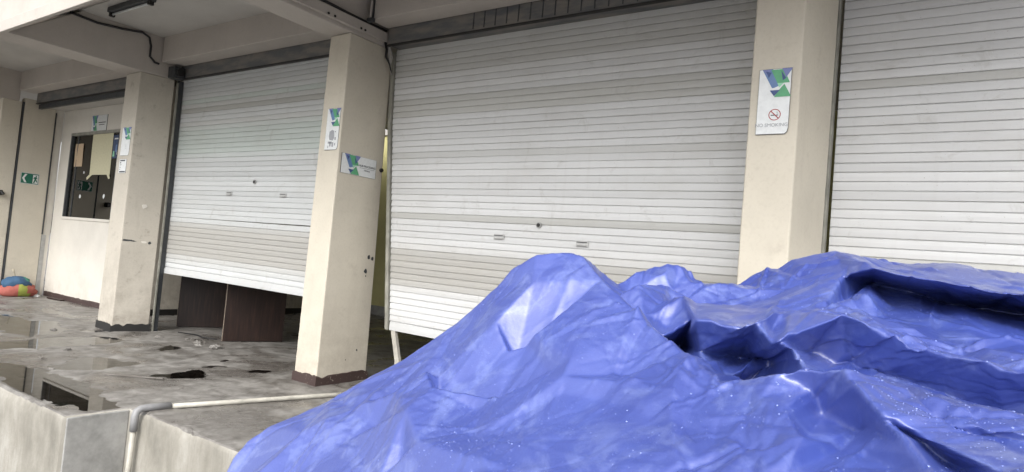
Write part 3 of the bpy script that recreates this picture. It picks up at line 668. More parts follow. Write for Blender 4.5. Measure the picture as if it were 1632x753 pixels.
b = MB(); b.box(-6.40, 5.60, 4.70, -6.30, 5.658, 4.75, m_dark_metal); b.build('clip', cd, bevel=.006)
wb = thing('wire_bundle', 'bundle of loose black and grey wires hanging at the top of the middle pillar', 'wires', (-6.43, 6.1, 4.3))
for k in range(8):
    a = random.uniform(-.03, .03); q = random.uniform(.8, 1.15); m = m_cable if k % 2 else m_wire_pale
    b = MB(); b.tube([(-6.45+a*.5, 6.02+a, 4.60), (-6.42+a, 6.04+a, 4.48), (-6.41+a*1.4, 6.05+a*1.5, 4.38), (-6.42-a, 6.10+a, 4.32-.05*q), (-6.43, 6.15, 4.32-.13*q)], .008, m, 6); b.build('wire', wb, True)
lp = thing('ceiling_lamp', 'dark batten lamp fixed under the canopy ceiling at the top edge', 'lamp', (-10.2, 4.6, 5.1))
b = MB(); b.box(-11.05, 4.47, 5.10, -9.8, 4.60, 5.178, m_dark_metal); b.build('batten', lp, bevel=.006)
b = MB(); b.tube([(-11.0, 4.535, 5.075), (-9.85, 4.535, 5.075)], .016, s_white, 10); b.build('tube', lp, True)
for x in (-11.02, -9.83):
    b = MB(); b.box(x-.03, 4.50, 5.045, x+.03, 4.57, 5.099, m_black); b.build('lamp_holder', lp)

# ---------------------------------------------------------------- things on the platform
ct = thing('wooden_counter', 'dark brown wooden counter with two end panels, under the half open shutter', 'counter', (-11, 6.9, 0))
def panel(x0, y0, x1, y1):
    d = Vector((x1-x0, y1-y0)); d.normalize(); nx, ny = d.y, -d.x
    b = MB(); th = .05; b.prism([(x0, y0, .01), (x1, y1, .01), (x1-nx*th, y1-ny*th, .01), (x0-nx*th, y0-ny*th, .01)], (0, 0, 1.12), m_wood); q = b.build('end_panel', ct, bevel=.003)
    b = MB(); b.prism([(x0-d.x*.006, y0-d.y*.006, .012), (x0-d.x*.001, y0-d.y*.001, .012), (x0-nx*th-d.x*.001, y0-ny*th-d.y*.001, .012), (x0-nx*th-d.x*.006, y0-ny*th-d.y*.006, .012)], (0, 0, 1.116), m_edge); b.build('edge_band', q)
panel(-12.07, 6.68, -11.66, 7.46); panel(-10.14, 6.43, -9.74, 7.33)
b = MB(); b.prism([(-12.2, 6.62, 1.135), (-10.05, 6.36, 1.135), (-9.62, 7.36, 1.135), (-11.66, 7.55, 1.135)], (0, 0, .04), m_wood); b.build('top', ct, bevel=.003)
b = MB(); b.prism([(-11.70, 7.40, .3), (-9.80, 7.28, .3), (-9.80, 7.32, .3), (-11.70, 7.44, .3)], (0, 0, .83), m_wood); b.build('modesty_panel', ct)
def lump(name, label, cat, x, y, r, m, group=None, flat=.5, n=10, z=0.):
    b = MB(); vs = []; fs = []; rings = 4
    for i in range(rings+1):
        a = math.pi/2*i/rings
        for k in range(n): q = r*(.65+.6*random.random()); vs.append((x+q*math.cos(a)*math.cos(2*math.pi*k/n)*1.2, y+q*math.cos(a)*math.sin(2*math.pi*k/n), z-.006+q*flat*math.sin(a)))
    for i in range(rings):
        for k in range(n): fs.append((i*n+k, i*n+(k+1) % n, (i+1)*n+(k+1) % n, (i+1)*n+k))
    b.add(vs, fs, m); return tag(b.build(name), label, cat, group)
G_ = 'rubble scattered on the platform'
for x, y, r, L in [(-10.45, 6.05, .09, 'grey rubble piece before the left counter panel, leftmost of the heap there'), (-10.1, 6.02, .12, 'largest rubble piece in the heap before the wooden counter'), (-9.95, 5.9, .07, 'small rubble piece at the front of the heap before the counter'), (-9.75, 6.1, .09, 'rubble piece close under the right counter panel'), (-9.55, 5.98, .12, 'big rubble piece at the right end of the heap before the counter'), (-9.45, 5.85, .07, 'rightmost small rubble piece before the right counter panel'),
                (-10.9, 5.75, .08, 'lone rubble piece between the stained pillar and the counter'), (-11.2, 5.5, .05, 'tiny rubble piece near the foot of the stained pillar'), (-7.62, 3.5, .03, 'tiny concrete crumb beside the large foreground puddle'), (-7.60, 3.66, .035, 'tiny crumb lying just behind the foreground puddle crumb'), (-9.3, 5.2, .04, 'small crumb in the middle of the open floor'), (-12.2, 4.7, .05, 'crumb standing between the two far puddles'),
                (-10.1, 4.1, .07, 'dark lump by the right end of the long puddle'), (-10.4, 4.5, .05, 'small lump at the edge of the long puddle'), (-9.6, 3.6, .05, 'lump on the floor behind the foreground puddle, left end'), (-8.9, 3.45, .04, 'crumb behind the middle of the foreground puddle')]:
    lump('rubble_piece', L, 'rubble', x, y, r, random.choice([m_floor, m_floor, m_cement_dark]), G_, .45)
b = MB(); b.hexa([(-17.25, 6.42, 0.004), (-16.6, 6.46, 0.004), (-16.6, 6.54, 0.004), (-17.25, 6.52, 0.004)], [(-17.25, 6.42, .035), (-16.6, 6.46, .035), (-16.6, 6.54, .035), (-17.25, 6.52, .035)], m_wood)
tag(b.build('wood_offcut', None, False, .004), 'short brown wood offcut lying by the office skirting', 'offcut')
b = MB(); b.hexa([(-8.30, 3.78, .006), (-7.72, 4.20, .006), (-7.70, 4.17, .006), (-8.27, 3.74, .006)], [(-8.30, 3.78, .022), (-7.72, 4.20, .022), (-7.70, 4.17, .022), (-8.27, 3.74, .022)], m_floor)
tag(b.build('wood_sliver', None, False, .003), 'thin grey splinter lying in the middle of the platform floor', 'splinter')
b = MB(); b.tube([(-11.3, 6.3, .012), (-10.9, 6.42, .012), (-10.6, 6.34, .014), (-10.35, 6.46, .012)], .012, m_cable, 6); tag(b.build('loose_cable', None, True), 'loose black cable lying on the floor before the counter', 'cable')

# striped cloth sack at the end wall
sk = thing('cloth_sack', 'red, green and blue cloth sack slumped against the end wall', 'sack', (-17.75, 6.05, 0))
f_red = flat('sack_red', (.34, .095, .075), .8); f_green = flat('sack_green', (.24, .27, .05), .8); f_blue = flat('sack_blue', (.035, .09, .17), .8); f_cord = flat('sack_cord', (.40, .36, .28), .8)
def blob(name, parent, cx_, cy_, cz, rx, ry, rz, mfun, nu_=28, nv_=16, zmin=0.004):
    V_ = []; 
    for i in range(nu_+1):
        for j in range(nv_+1):
            a = 2*math.pi*i/nu_; e_ = -math.pi/2+math.pi*j/nv_
            q = 1+.10*math.sin(3*a+e_*2)+.07*math.sin(7*a+3*e_)*math.cos(e_)+.05*math.sin(13*a-5*e_)*math.cos(e_)+.03*math.sin(19*a+9*e_)*math.cos(e_)
            V_.append((cx_+rx*q*math.cos(e_)*math.cos(a), cy_+ry*q*math.cos(e_)*math.sin(a), max(zmin, cz+rz*math.sin(e_)*q)))
    V_ = np.array(V_); ms, idx = mfun
    mi_ = np.array([idx(*V_[i*(nv_+1)+j]) for i in range(nu_) for j in range(nv_)])
    return grid_mesh(name, V_, nu_+1, nv_+1, ms, mi_, parent)
def place(o, parent):
    o.location = -parent.location
    return o
bl = blob('sack_body', None, -17.72, 6.02, .13, .22, .35, .19, ([f_red, f_green], lambda x, y, z: 1 if 5.92 < y < 6.10 else 0)); bl.parent = sk; place(bl, sk)
bl = blob('sack_top', None, -17.74, 5.98, .29, .18, .27, .16, ([f_blue, s_teal], lambda x, y, z: 1 if (y > 6.10 and z > .33) else 0)); bl.parent = sk; place(bl, sk)
b = MB(); b.tube([(-17.78, 5.95, .40), (-17.78, 5.93, .48), (-17.77, 5.90, .56), (-17.77, 5.88, .62)], [.022, .016, .020, .028], f_cord, 8); b.build('neck_cord', sk, True)
lump('crumpled_paper', 'crumpled pale paper beside the cloth sack', 'litter', -17.66, 6.36, .09, s_white, None, .7)

# ---------------------------------------------------------------- blue tarpaulin
TARP_XYZ=[(-1.460,2.330,1.800),(-1.358,2.391,1.819),(-1.255,2.368,1.808),(-1.561,2.300,1.730),(-1.610,2.266,1.638),(-1.760,2.177,1.460),(-1.924,2.062,1.295),(-2.028,1.988,1.217),(-2.158,1.907,1.117),(-2.367,1.761,0.978),(-2.414,1.696,0.910),(-2.417,1.639,0.847),(-2.396,1.597,0.802),(-2.342,1.534,0.714),(-1.109,2.263,1.717),(-0.952,2.159,1.649),(-0.807,2.047,1.587),(-0.649,1.913,1.530),(-0.499,1.771,1.480),(-1.383,2.202,1.684),(-1.085,2.085,1.594),(-1.439,2.044,1.529),(-1.595,1.925,1.297),(-1.297,1.777,1.256),(-0.799,1.855,1.439),(-0.612,1.607,1.366),(-0.877,1.629,1.306),(-1.721,1.744,1.108),(-1.999,1.694,1.009),(-2.094,1.575,0.926),(-1.410,1.556,1.085),(-1.620,1.878,1.321),(-1.687,1.790,1.236),(-1.332,1.984,1.437),(-1.235,1.999,1.496),(-1.001,1.857,1.465),(-1.320,2.028,1.390),(-1.077,1.872,1.407),(-1.024,2.126,1.630),(-0.989,1.795,1.418),(-0.788,1.762,1.435),(-0.830,1.731,1.373),(-0.956,1.757,1.374),(-1.678,1.880,1.249),(-1.508,1.656,1.227),(-1.354,1.553,1.174),(-1.170,1.610,1.218),(-1.506,1.791,1.289),(-1.204,1.781,1.311),(-1.539,1.868,1.236),(-1.246,1.813,1.270),(-1.912,1.791,1.121),(-2.077,1.694,1.016),(-1.973,1.723,1.087),(-2.025,1.631,0.966),(-1.781,1.682,1.059),(-1.967,1.543,0.884),(-1.449,1.492,1.031),(-0.904,1.416,1.218),(-0.585,1.403,1.301),(-0.382,1.368,1.356),(-0.244,1.348,1.390),(-0.059,1.309,1.444),(0.104,1.256,1.500),(0.182,1.227,1.526),(-1.219,2.432,1.699),(-1.131,2.408,1.640),(-0.929,2.299,1.539),(-0.812,2.364,1.447),(-0.620,2.318,1.361),(-0.453,2.204,1.396),(-0.291,1.959,1.478),(-1.246,2.440,1.786),(-1.190,2.590,1.675),(-1.142,2.557,1.661),(-1.256,2.569,1.748),(-1.224,2.651,1.709),(-1.214,2.798,1.760),(-1.143,2.881,1.799),(-1.043,2.919,1.817),(-0.993,2.958,1.764),(-0.936,3.039,1.730),(-0.860,3.134,1.715),(-1.062,2.504,1.725),(-0.968,2.370,1.591),(-1.180,2.671,1.658),(-1.081,2.745,1.691),(-1.066,2.804,1.767),(-1.023,2.820,1.717),(-0.963,2.544,1.658),(-1.008,2.676,1.724),(-1.006,2.773,1.676),(-0.861,2.474,1.676),(-0.836,2.588,1.636),(-0.942,2.616,1.624),(-0.782,2.375,1.597),(-0.878,2.373,1.566),(-0.869,2.714,1.644),(-0.729,2.724,1.642),(-1.088,2.774,1.753),(-1.151,2.574,1.676),(-0.961,2.842,1.743),(-0.817,2.193,1.558),(-0.703,2.148,1.608),(-0.541,2.112,1.609),(-0.496,2.123,1.636),(-0.406,2.009,1.588),(-0.309,1.895,1.552),(-0.707,2.252,1.504),(-0.634,2.501,1.476),(-0.506,2.407,1.476),(-0.965,2.788,1.455),(-0.586,2.079,1.441),(-0.476,2.373,1.660),(-0.423,2.362,1.671),(-0.281,2.283,1.665),(-0.120,2.197,1.632),(0.016,2.100,1.613),(0.157,2.014,1.592),(0.290,1.928,1.577),(-0.485,2.289,1.608),(-0.380,2.390,1.519),(-0.267,2.385,1.531),(-0.137,2.306,1.510),(0.008,2.210,1.491),(0.169,2.113,1.482),(0.293,1.928,1.495),(-0.424,1.749,1.507),(-0.344,1.726,1.543),(-0.257,1.711,1.568),(-0.196,1.679,1.577),(-0.152,1.723,1.565),(-0.088,1.718,1.552),(0.006,1.690,1.542),(0.131,1.635,1.545),(0.241,1.582,1.541),(-0.163,1.612,1.557),(-0.102,1.507,1.522),(-0.037,1.400,1.482),(-0.007,1.330,1.463),(-0.272,1.739,1.509),(-0.244,1.763,1.451),(-0.244,1.561,1.425),(-0.175,1.610,1.415),(-0.066,1.438,1.430),(-0.147,1.674,1.455),(-0.365,1.640,1.485),(-0.299,1.592,1.481),(-0.242,1.470,1.448),(-0.379,1.616,1.459),(-0.291,1.502,1.438),(-0.269,1.445,1.435),(-0.310,1.427,1.410),(-0.305,1.438,1.387),(-0.434,1.540,1.400),(-0.044,1.509,1.503),(0.019,1.420,1.490),(0.082,1.347,1.481),(-0.054,1.579,1.477),(0.007,1.560,1.438),(0.059,1.459,1.432),(-0.013,1.600,1.513),(0.058,1.569,1.513),(0.131,1.524,1.519),(0.060,1.589,1.500),(0.132,1.534,1.507),(0.122,1.395,1.494),(-0.782,3.206,1.802),(-0.635,3.289,1.883),(-0.453,3.319,1.947),(-0.340,3.282,1.923),(-0.270,3.189,1.873),(-0.614,2.650,1.660),(-0.382,2.592,1.675),(-0.359,2.928,1.819),(-0.585,2.942,1.747),(-0.347,2.879,1.718),(-0.248,2.729,1.756),(-0.301,2.603,1.678),(-0.240,2.790,1.853),(-0.161,2.715,1.833),(-0.027,2.660,1.816),(0.077,2.619,1.799),(0.191,2.573,1.784),(0.371,2.523,1.757),(-0.280,3.188,1.794),(-0.137,3.117,1.772),(-0.007,3.180,1.739),(0.157,3.176,1.732),(0.269,3.138,1.722),(0.470,3.064,1.673),(-0.173,2.855,1.708),(-0.060,2.779,1.692),(-0.018,2.600,1.648),(0.119,2.717,1.693),(0.211,2.612,1.678),(-0.201,2.592,1.663),(0.389,2.520,1.633),(-0.163,3.546,1.915),(0.007,3.550,1.930),(0.251,3.441,1.895),(0.510,3.362,1.833),(0.073,2.179,1.600),(-0.185,2.393,1.654),(-2.437,1.564,0.594),(-2.770,1.669,-0.586),(-2.491,1.627,0.682),(-2.824,1.732,-0.498),(-2.512,1.669,0.727),(-2.844,1.774,-0.453),(-2.509,1.726,0.790),(-2.841,1.831,-0.390),(-2.462,1.791,0.858),(-2.794,1.896,-0.322),(-2.213,1.990,0.997),(-2.406,2.280,-0.183),(-2.083,2.071,1.097),(-2.275,2.362,-0.083),(-1.979,2.145,1.175),(-2.172,2.435,-0.005),(-1.815,2.260,1.340),(-2.008,2.551,0.160),(-1.665,2.349,1.518),(-1.858,2.640,0.338),(-1.616,2.383,1.610),(-1.809,2.674,0.430),(-1.515,2.413,1.680),(-1.707,2.704,0.500),(-1.413,2.474,1.699),(-1.606,2.765,0.519),(-1.254,2.890,1.640),(-1.394,3.211,0.460),(-1.180,2.974,1.679),(-1.309,3.300,0.499),(-1.077,3.013,1.697),(-1.195,3.343,0.517),(-1.025,3.053,1.644),(-1.136,3.384,0.464),(-0.966,3.135,1.610),(-1.069,3.469,0.430),(-0.886,3.231,1.595),(-0.979,3.568,0.415),(-0.806,3.303,1.682),(-0.889,3.643,0.502),(-0.654,3.387,1.763),(-0.720,3.731,0.583),(-0.467,3.418,1.827),(-0.514,3.765,0.647),(-0.350,3.382,1.803),(-0.386,3.730,0.623),(-0.167,3.646,1.795),(-0.183,3.996,0.615),(0.007,3.650,1.810),(0.007,4.000,0.630),(0.258,3.541,1.775),(0.284,3.890,0.595),(0.525,3.460,1.713),(0.578,3.806,0.533),(1.100,3.500,1.550),(1.200,2.900,1.500),(1.000,2.300,1.350),(0.900,1.700,1.150),(0.800,1.200,1.000),(2.000,3.300,0.600),(1.900,2.300,0.500),(1.600,1.300,0.400),(2.300,3.300,-1.100),(2.200,2.300,-1.100),(1.900,1.200,-1.100),(1.000,3.950,0.500),(2.200,3.800,-1.100),(-2.350,1.000,0.350),(-1.900,0.800,0.600),(-1.300,0.750,0.850),(-0.800,0.800,0.980),(-0.400,0.850,1.050),(0.000,0.900,1.080),(0.400,0.950,1.050),(-2.600,0.750,-1.100),(-1.900,0.450,-1.100),(-1.200,0.400,-1.100),(-0.600,0.400,-1.100),(0.000,0.450,-1.100),(0.600,0.500,-1.100),(1.200,0.600,-1.100)]
TARP_UV=[(-1.460,2.330),(-1.358,2.391),(-1.255,2.368),(-1.561,2.300),(-1.610,2.266),(-1.760,2.177),(-1.924,2.062),(-2.028,1.988),(-2.158,1.907),(-2.367,1.761),(-2.414,1.696),(-2.417,1.639),(-2.396,1.597),(-2.342,1.534),(-1.109,2.263),(-0.952,2.159),(-0.807,2.047),(-0.649,1.913),(-0.499,1.771),(-1.383,2.202),(-1.085,2.085),(-1.439,2.044),(-1.595,1.925),(-1.297,1.777),(-0.799,1.855),(-0.612,1.607),(-0.877,1.629),(-1.721,1.744),(-1.999,1.694),(-2.094,1.575),(-1.410,1.556),(-1.620,1.878),(-1.687,1.790),(-1.332,1.984),(-1.235,1.999),(-1.001,1.857),(-1.320,2.028),(-1.077,1.872),(-1.024,2.126),(-0.989,1.795),(-0.788,1.762),(-0.830,1.731),(-0.956,1.757),(-1.678,1.880),(-1.508,1.656),(-1.354,1.553),(-1.170,1.610),(-1.506,1.791),(-1.204,1.781),(-1.539,1.868),(-1.246,1.813),(-1.912,1.791),(-2.077,1.694),(-1.973,1.723),(-2.025,1.631),(-1.781,1.682),(-1.967,1.543),(-1.449,1.492),(-0.904,1.416),(-0.585,1.403),(-0.382,1.368),(-0.244,1.348),(-0.059,1.309),(0.104,1.256),(0.182,1.227),(-1.219,2.432),(-1.131,2.408),(-0.929,2.299),(-0.747,2.175),(-0.548,2.048),(-0.410,1.998),(-0.291,1.959),(-1.246,2.440),(-1.190,2.590),(-1.142,2.557),(-1.256,2.569),(-1.224,2.651),(-1.214,2.798),(-1.143,2.881),(-1.043,2.919),(-0.993,2.958),(-0.936,3.039),(-0.860,3.134),(-1.062,2.504),(-0.968,2.370),(-1.180,2.671),(-1.081,2.745),(-1.066,2.804),(-1.023,2.820),(-0.963,2.544),(-1.008,2.676),(-1.006,2.773),(-0.861,2.474),(-0.836,2.588),(-0.942,2.616),(-0.782,2.375),(-0.878,2.373),(-0.869,2.714),(-0.729,2.724),(-1.088,2.774),(-1.151,2.574),(-0.961,2.842),(-0.879,2.362),(-0.777,2.376),(-0.609,2.373),(-0.551,2.356),(-0.456,2.254),(-0.337,2.073),(-0.707,2.252),(-0.558,2.200),(-0.445,2.114),(-0.792,2.287),(-0.597,2.117),(-0.476,2.373),(-0.423,2.362),(-0.281,2.283),(-0.120,2.197),(0.016,2.100),(0.157,2.014),(0.290,1.928),(-0.485,2.289),(-0.340,2.133),(-0.231,2.067),(-0.117,1.977),(0.006,1.890),(0.144,1.804),(0.263,1.730),(-0.424,1.749),(-0.344,1.726),(-0.257,1.711),(-0.196,1.679),(-0.152,1.723),(-0.088,1.718),(0.006,1.690),(0.131,1.635),(0.241,1.582),(-0.163,1.612),(-0.102,1.507),(-0.037,1.400),(-0.007,1.330),(-0.260,1.660),(-0.220,1.585),(-0.235,1.502),(-0.160,1.471),(-0.062,1.359),(-0.132,1.494),(-0.365,1.640),(-0.299,1.592),(-0.242,1.470),(-0.379,1.616),(-0.291,1.502),(-0.269,1.445),(-0.310,1.427),(-0.305,1.438),(-0.434,1.540),(-0.044,1.509),(0.019,1.420),(0.082,1.347),(-0.050,1.459),(0.006,1.340),(0.050,1.249),(-0.013,1.600),(0.058,1.569),(0.131,1.524),(0.058,1.539),(0.129,1.494),(0.122,1.395),(-0.782,3.206),(-0.635,3.289),(-0.453,3.319),(-0.340,3.282),(-0.270,3.189),(-0.614,2.650),(-0.382,2.592),(-0.359,2.928),(-0.585,2.942),(-0.347,2.879),(-0.248,2.729),(-0.301,2.603),(-0.266,3.089),(-0.185,3.115),(-0.032,3.100),(0.090,3.079),(0.225,3.042),(0.437,2.968),(-0.252,2.869),(-0.125,2.847),(-0.006,2.820),(0.138,2.797),(0.238,2.780),(0.419,2.728),(-0.165,2.735),(-0.059,2.719),(-0.018,2.600),(0.117,2.677),(0.211,2.612),(-0.201,2.592),(0.389,2.520),(-0.163,3.546),(0.007,3.550),(0.251,3.441),(0.510,3.362),(0.073,2.179),(-0.185,2.393),(-2.437,1.564),(-2.770,1.669),(-2.491,1.627),(-2.824,1.732),(-2.512,1.669),(-2.844,1.774),(-2.509,1.726),(-2.841,1.831),(-2.462,1.791),(-2.794,1.896),(-2.213,1.990),(-2.406,2.280),(-2.083,2.071),(-2.275,2.362),(-1.979,2.145),(-2.172,2.435),(-1.815,2.260),(-2.008,2.551),(-1.665,2.349),(-1.858,2.640),(-1.616,2.383),(-1.809,2.674),(-1.515,2.413),(-1.707,2.704),(-1.413,2.474),(-1.606,2.765),(-1.254,2.890),(-1.394,3.211),(-1.180,2.974),(-1.309,3.300),(-1.077,3.013),(-1.195,3.343),(-1.025,3.053),(-1.136,3.384),(-0.966,3.135),(-1.069,3.469),(-0.886,3.231),(-0.979,3.568),(-0.806,3.303),(-0.889,3.643),(-0.654,3.387),(-0.720,3.731),(-0.467,3.418),(-0.514,3.765),(-0.350,3.382),(-0.386,3.730),(-0.167,3.646),(-0.183,3.996),(0.007,3.650),(0.007,4.000),(0.258,3.541),(0.284,3.890),(0.525,3.460),(0.578,3.806),(1.100,3.500),(1.200,2.900),(1.000,2.300),(0.900,1.700),(0.800,1.200),(2.000,3.300),(1.900,2.300),(1.600,1.300),(2.300,3.300),(2.200,2.300),(1.900,1.200),(1.000,3.950),(2.200,3.800),(-2.350,1.000),(-1.900,0.800),(-1.300,0.750),(-0.800,0.800),(-0.400,0.850),(0.000,0.900),(0.400,0.950),(-2.600,0.750),(-1.900,0.450),(-1.200,0.400),(-0.600,0.400),(0.000,0.450),(0.600,0.500),(1.200,0.600)]
TARP_EDGES=[(13,12),(12,11),(11,10),(10,9),(9,8),(8,7),(7,6),(6,5),(5,4),(4,3),(3,0),(0,1),(1,2),(2,14),(14,15),(15,16),(16,17),(17,18),(18,127),(127,128),(128,129),(129,130),(102,103),(103,104),(104,105),(105,106),(106,107),(105,113),(113,114),(114,115),(115,116),(116,117),(117,118),(118,119),(130,131),(131,132),(132,133),(133,134),(134,135),(130,136),(136,137),(137,138),(138,139),(179,180),(180,181),(181,182),(182,183),(183,184),(185,186),(186,187),(187,188),(188,189),(189,190),(121,122),(122,123),(123,124),(124,125),(125,126),(155,156),(156,157),(158,159),(159,160),(161,162),(162,163),(164,165),(65,66),(66,67),(67,68),(68,69),(69,70),(70,71),(174,173),(169,174),(177,178),(83,84),(79,101),(101,91),(92,95),(92,96),(33,34),(34,35),(36,37),(39,40),(42,41),(44,45),(45,46),(47,48),(49,50),(31,43),(51,53),(53,52),(146,147),(147,148),(77,78),(78,79),(79,80),(80,81),(81,82),(82,167),(167,168),(168,169),(169,170),(170,198),(198,199),(199,200),(200,201),(60,152),(152,151),(2,72),(141,130),(103,108),(108,112),(108,109),(109,110),(196,193),(193,195),(195,197)]
def tarpaulin():
    uv = [Vector(p) for p in TARP_UV]
    vo, eo, fo, ov, oe, of = delaunay_2d_cdt(uv, TARP_EDGES, [], 0, 1e-4)
    src = np.array(TARP_XYZ); uvn = np.array(TARP_UV); XYZ = []
    for k, p in enumerate(vo):
        if ov[k]: XYZ.append(src[ov[k][0]])
        else:
            d = np.hypot(uvn[:, 0]-p.x, uvn[:, 1]-p.y); i2 = np.argsort(d)[:2]; w_ = 1/(d[i2]+1e-6); XYZ.append((src[i2]*w_[:, None]).sum(0)/w_.sum())
    XYZ = np.array(XYZ); U = np.array([[p.x, p.y] for p in vo])
    h = .006; x0, x1, y0, y1 = -3.55, 2.3, .4, 4.3
    gx = np.arange(x0, x1, h); gy = np.arange(y0, y1, h); nx, ny = len(gx), len(gy)
    G = np.full((nx, ny, 3), np.nan)
    for f in fo:
        a, b_, c_ = U[f[0]], U[f[1]], U[f[2]]
        lo = np.minimum(np.minimum(a, b_), c_); hi = np.maximum(np.maximum(a, b_), c_)
        i0, i1 = max(0, int((lo[0]-x0)/h)), min(nx-1, int((hi[0]-x0)/h)+1); j0, j1 = max(0, int((lo[1]-y0)/h)), min(ny-1, int((hi[1]-y0)/h)+1)
        if i1 < i0 or j1 < j0: continue
        XX, YY = np.meshgrid(gx[i0:i1+1], gy[j0:j1+1], indexing='ij')
        det = (b_[1]-c_[1])*(a[0]-c_[0])+(c_[0]-b_[0])*(a[1]-c_[1])
        if abs(det) < 1e-12: continue
        l0 = ((b_[1]-c_[1])*(XX-c_[0])+(c_[0]-b_[0])*(YY-c_[1]))/det; l1 = ((c_[1]-a[1])*(XX-c_[0])+(a[0]-c_[0])*(YY-c_[1]))/det; l2 = 1-l0-l1
        ins = (l0 >= -1e-6) & (l1 >= -1e-6) & (l2 >= -1e-6)
        val = l0[..., None]*XYZ[f[0]]+l1[..., None]*XYZ[f[1]]+l2[..., None]*XYZ[f[2]]
        sub = G[i0:i1+1, j0:j1+1]; sub[ins] = val[ins]
    ok = ~np.isnan(G[..., 0])
    XX, YY = np.meshgrid(gx, gy, indexing='ij'); fill = np.stack([XX, YY, np.full_like(XX, -1.12)], -1)
    D = np.where(ok[..., None], G-fill, 0); D[~ok] = 0     # displacement from the flat sheet
    D0 = D.copy()
    def blur(A, s):
        r = int(s*3)+1; k = np.exp(-.5*(np.arange(-r, r+1)/s)**2); k /= k.sum()
        for ax in (0, 1):
            P_ = np.pad(A, [(r, r) if i == ax else (0, 0) for i in range(3)], mode='edge'); o_ = 0
            for q in range(2*r+1): o_ = o_+k[q]*np.take(P_, np.arange(q, q+A.shape[ax]), axis=ax)
            A = o_
        return A
    sharp = blur(D, .75); soft = blur(D, 2.5)
    wq = np.clip((fbm(XX*1.6, YY*1.6, 77, 3)-.35)*4, 0, 1)[..., None]*.08
    D = sharp*(1-wq)+soft*wq
    # creases: many short sharp folds
    Z = np.zeros((nx, ny))
    R = np.random.default_rng(5)
    def crease(cx_, cy_, th, L, wd, amp):
        i0, i1 = max(0, int((cx_-L-wd-x0)/h)), min(nx, int((cx_+L+wd-x0)/h)+1); j0, j1 = max(0, int((cy_-L-wd-y0)/h)), min(ny, int((cy_+L+wd-y0)/h)+1)
        if i1 <= i0 or j1 <= j0: return
        dx = XX[i0:i1, j0:j1]-cx_; dy = YY[i0:i1, j0:j1]-cy_
        t_ = dx*math.cos(th)+dy*math.sin(th); s_ = -dx*math.sin(th)+dy*math.cos(th)+.15*t_*t_/L
        win = np.clip(1-(t_/L)**2, 0, 1); e_ = np.clip(1-np.abs(s_)/(wd*(.35+.65*win)), 0, 1)
        Z[i0:i1, j0:j1] += amp*win*e_**1.2*(.45 if math.degrees(math.atan2(cx_, cy_)) < -23 else 1)
    for k in range(420):
        L = R.uniform(.06, .34); crease(R.uniform(-3.2, .6), R.uniform(.7, 3.6), R.uniform(0, 3.14), L, R.uniform(.012, .05)*(.6+L*2), R.choice([1, 1, -1])*R.uniform(.004, .018)*(.4+L*2.2))
    for k in range(620):
        L = R.uniform(.05, .34); a_, d_, t_ = R.uniform(-58, 6), R.uniform(1.15, 3.3), R.uniform(0, 3.14); wd = R.uniform(.010, .020)
        cx_, cy_ = d_*math.sin(math.radians(a_)), d_*math.cos(math.radians(a_)); am = R.choice([1, 1, -1])*R.uniform(.0025, .0075)*(.9 if a_ < -23 else 1)*(R.random() < .55)
        crease(cx_, cy_, t_, L, wd, am)
        if k % 3 == 0: crease(cx_+.03*math.sin(t_), cy_-.03*math.cos(t_), t_+R.uniform(-.2, .2), L*.8, wd, -am*.8)
    for k in range(900):
        L = R.uniform(.02, .10); crease(R.uniform(-3.0, .6), R.uniform(.7, 3.6), R.uniform(0, 3.14), L, R.uniform(.008, .02), R.choice([1, -1])*R.uniform(.001, .005))
    def facets(sp, amp, seed, th, st):
        # long flat facets between straight creases: the pattern is stretched st times along th
        Q = np.random.default_rng(seed); ct, sn = math.cos(th), math.sin(th); n_ = int(14*9/sp**2)
        pts = [Vector((Q.uniform(-7, 7), Q.uniform(-4.5, 4.5))) for _ in range(n_)]
        pts = [Vector((p.x*st, p.y)) for p in pts if abs(p.x*st) < 6]
        pts = [Vector((p.x*ct-p.y*sn-.6, p.x*sn+p.y*ct+2.2)) for p in pts]
        vo2, _, fo2, _, _, _ = delaunay_2d_cdt(pts, [], [], 0, 1e-5); hz = Q.uniform(-1, 1, len(vo2)); F = np.zeros((nx, ny))
        for f in fo2:
            a, b_, c_ = (np.array(vo2[k]) for k in f)
            lo = np.minimum(np.minimum(a, b_), c_); hi = np.maximum(np.maximum(a, b_), c_)
            i0, i1 = max(0, int((lo[0]-x0)/h)), min(nx-1, int((hi[0]-x0)/h)+1); j0, j1 = max(0, int((lo[1]-y0)/h)), min(ny-1, int((hi[1]-y0)/h)+1)
            if i1 < i0 or j1 < j0: continue
            P2, Q2 = XX[i0:i1+1, j0:j1+1], YY[i0:i1+1, j0:j1+1]
            det = (b_[1]-c_[1])*(a[0]-c_[0])+(c_[0]-b_[0])*(a[1]-c_[1])
            if abs(det) < 1e-9: continue
            l0 = ((b_[1]-c_[1])*(P2-c_[0])+(c_[0]-b_[0])*(Q2-c_[1]))/det; l1 = ((c_[1]-a[1])*(P2-c_[0])+(a[0]-c_[0])*(Q2-c_[1]))/det; l2 = 1-l0-l1
            ins = (l0 >= -1e-6) & (l1 >= -1e-6) & (l2 >= -1e-6); val = l0*hz[f[0]]+l1*hz[f[1]]+l2*hz[f[2]]
            sub = F[i0:i1+1, j0:j1+1]; sub[ins] = val[ins]
        return amp*blur(F[..., None], .7)[..., 0]
    mk = np.clip((fbm(XX*1.3, YY*1.3, 120, 3)-.40)*5, .15, 1)
    mk = mk*(.55+.45*np.clip((np.degrees(np.arctan2(XX, YY))+26)/5, 0, 1))
    az = np.degrees(np.arctan2(XX, YY)); rr = np.hypot(XX, YY)
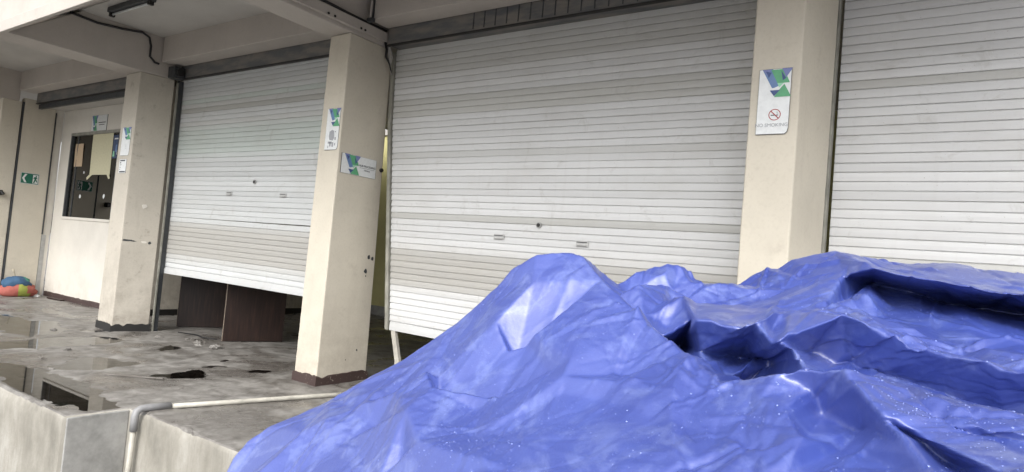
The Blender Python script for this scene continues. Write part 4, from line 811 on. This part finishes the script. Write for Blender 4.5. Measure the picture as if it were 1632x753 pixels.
    mess = np.clip(1-((az+19)/6)**2, 0, 1)*np.clip((rr-2.35)/.2, 0, 1)*np.clip((3.15-rr)/.15, 0, 1)
    pk = np.exp(-((XX+1.4)**2+(YY-2.32)**2)/.06)
    mk2 = np.clip(mk+.5*mess, 0, 1.6)*(1-.7*pk)
    mk2 = mk2*(1-.75*np.clip((rr-2.85)/.25, 0, 1))
    Z += facets(.20, .036, 1, .55, 1.9)*mk2+facets(.11, .016, 2, -.75, 2.4)*mk2+facets(.06, .0055, 3, 1.3, 2.2)*mk2**1.5
    Z += .003*(fbm(XX*5, YY*5, 90, 4)-.5)
    P_ = fill+D; P_[..., 2] += Z*ok
    # beads of rain standing on the sheet
    nrm = np.zeros_like(P_); gu = np.gradient(P_, axis=0); gv = np.gradient(P_, axis=1); nrm = np.cross(gu, gv); nrm /= np.linalg.norm(nrm, axis=-1, keepdims=True)+1e-9
    q = R.integers(0, [nx-1, ny-1], (60000, 2)); dv = []; df = []; cl = fbm(XX*2.4, YY*2.4, 140, 3)
    for i, j in q:
        if not ok[i, j] or nrm[i, j, 2] < .35 or P_[i, j, 2] < .5 or cl[i, j] < .40+.2*R.random(): continue
        n_ = Vector(nrm[i, j]); c0 = Vector(P_[i, j]); rd = R.uniform(.0007, .0019) if R.random() < .94 else R.uniform(.0019, .0034)
        a_ = n_.orthogonal().normalized(); b2 = n_.cross(a_); k0 = len(dv)
        for fr_, hh in ((1., -.15), (.8, .35)):
            for k in range(6): dv.append(c0+(a_*math.cos(k*math.pi/3)+b2*math.sin(k*math.pi/3))*rd*fr_+n_*rd*hh)
        dv.append(c0+n_*rd*.55)
        for k in range(6): df += [(k0+k, k0+(k+1) % 6, k0+6+(k+1) % 6, k0+6+k), (k0+6+k, k0+6+(k+1) % 6, k0+12)]
    me_o = grid_mesh('tarpaulin', P_.reshape(-1, 3), nx, ny, [m_tarp])
    # drop the flat apron far from the heap
    me = me_o.data; keep = ok
    import bmesh
    bm = bmesh.new(); bm.from_mesh(me); bm.verts.ensure_lookup_table(); fl = keep.ravel()
    bmesh.ops.delete(bm, geom=[v for v in bm.verts if not fl[v.index]], context='VERTS'); bm.to_mesh(me); bm.free()
    dm = bpy.data.meshes.new('rain_beads'); dm.from_pydata([tuple(v) for v in dv], [], df); dm.materials.append(m_bead); dm.polygons.foreach_set('use_smooth', [True]*len(df))
    tag(link('rain_beads', dm, me_o), kind='stuff')
    return tag(me_o, 'large wet blue tarpaulin draped in folds over a heap in the foreground', 'tarpaulin')
tarpaulin()
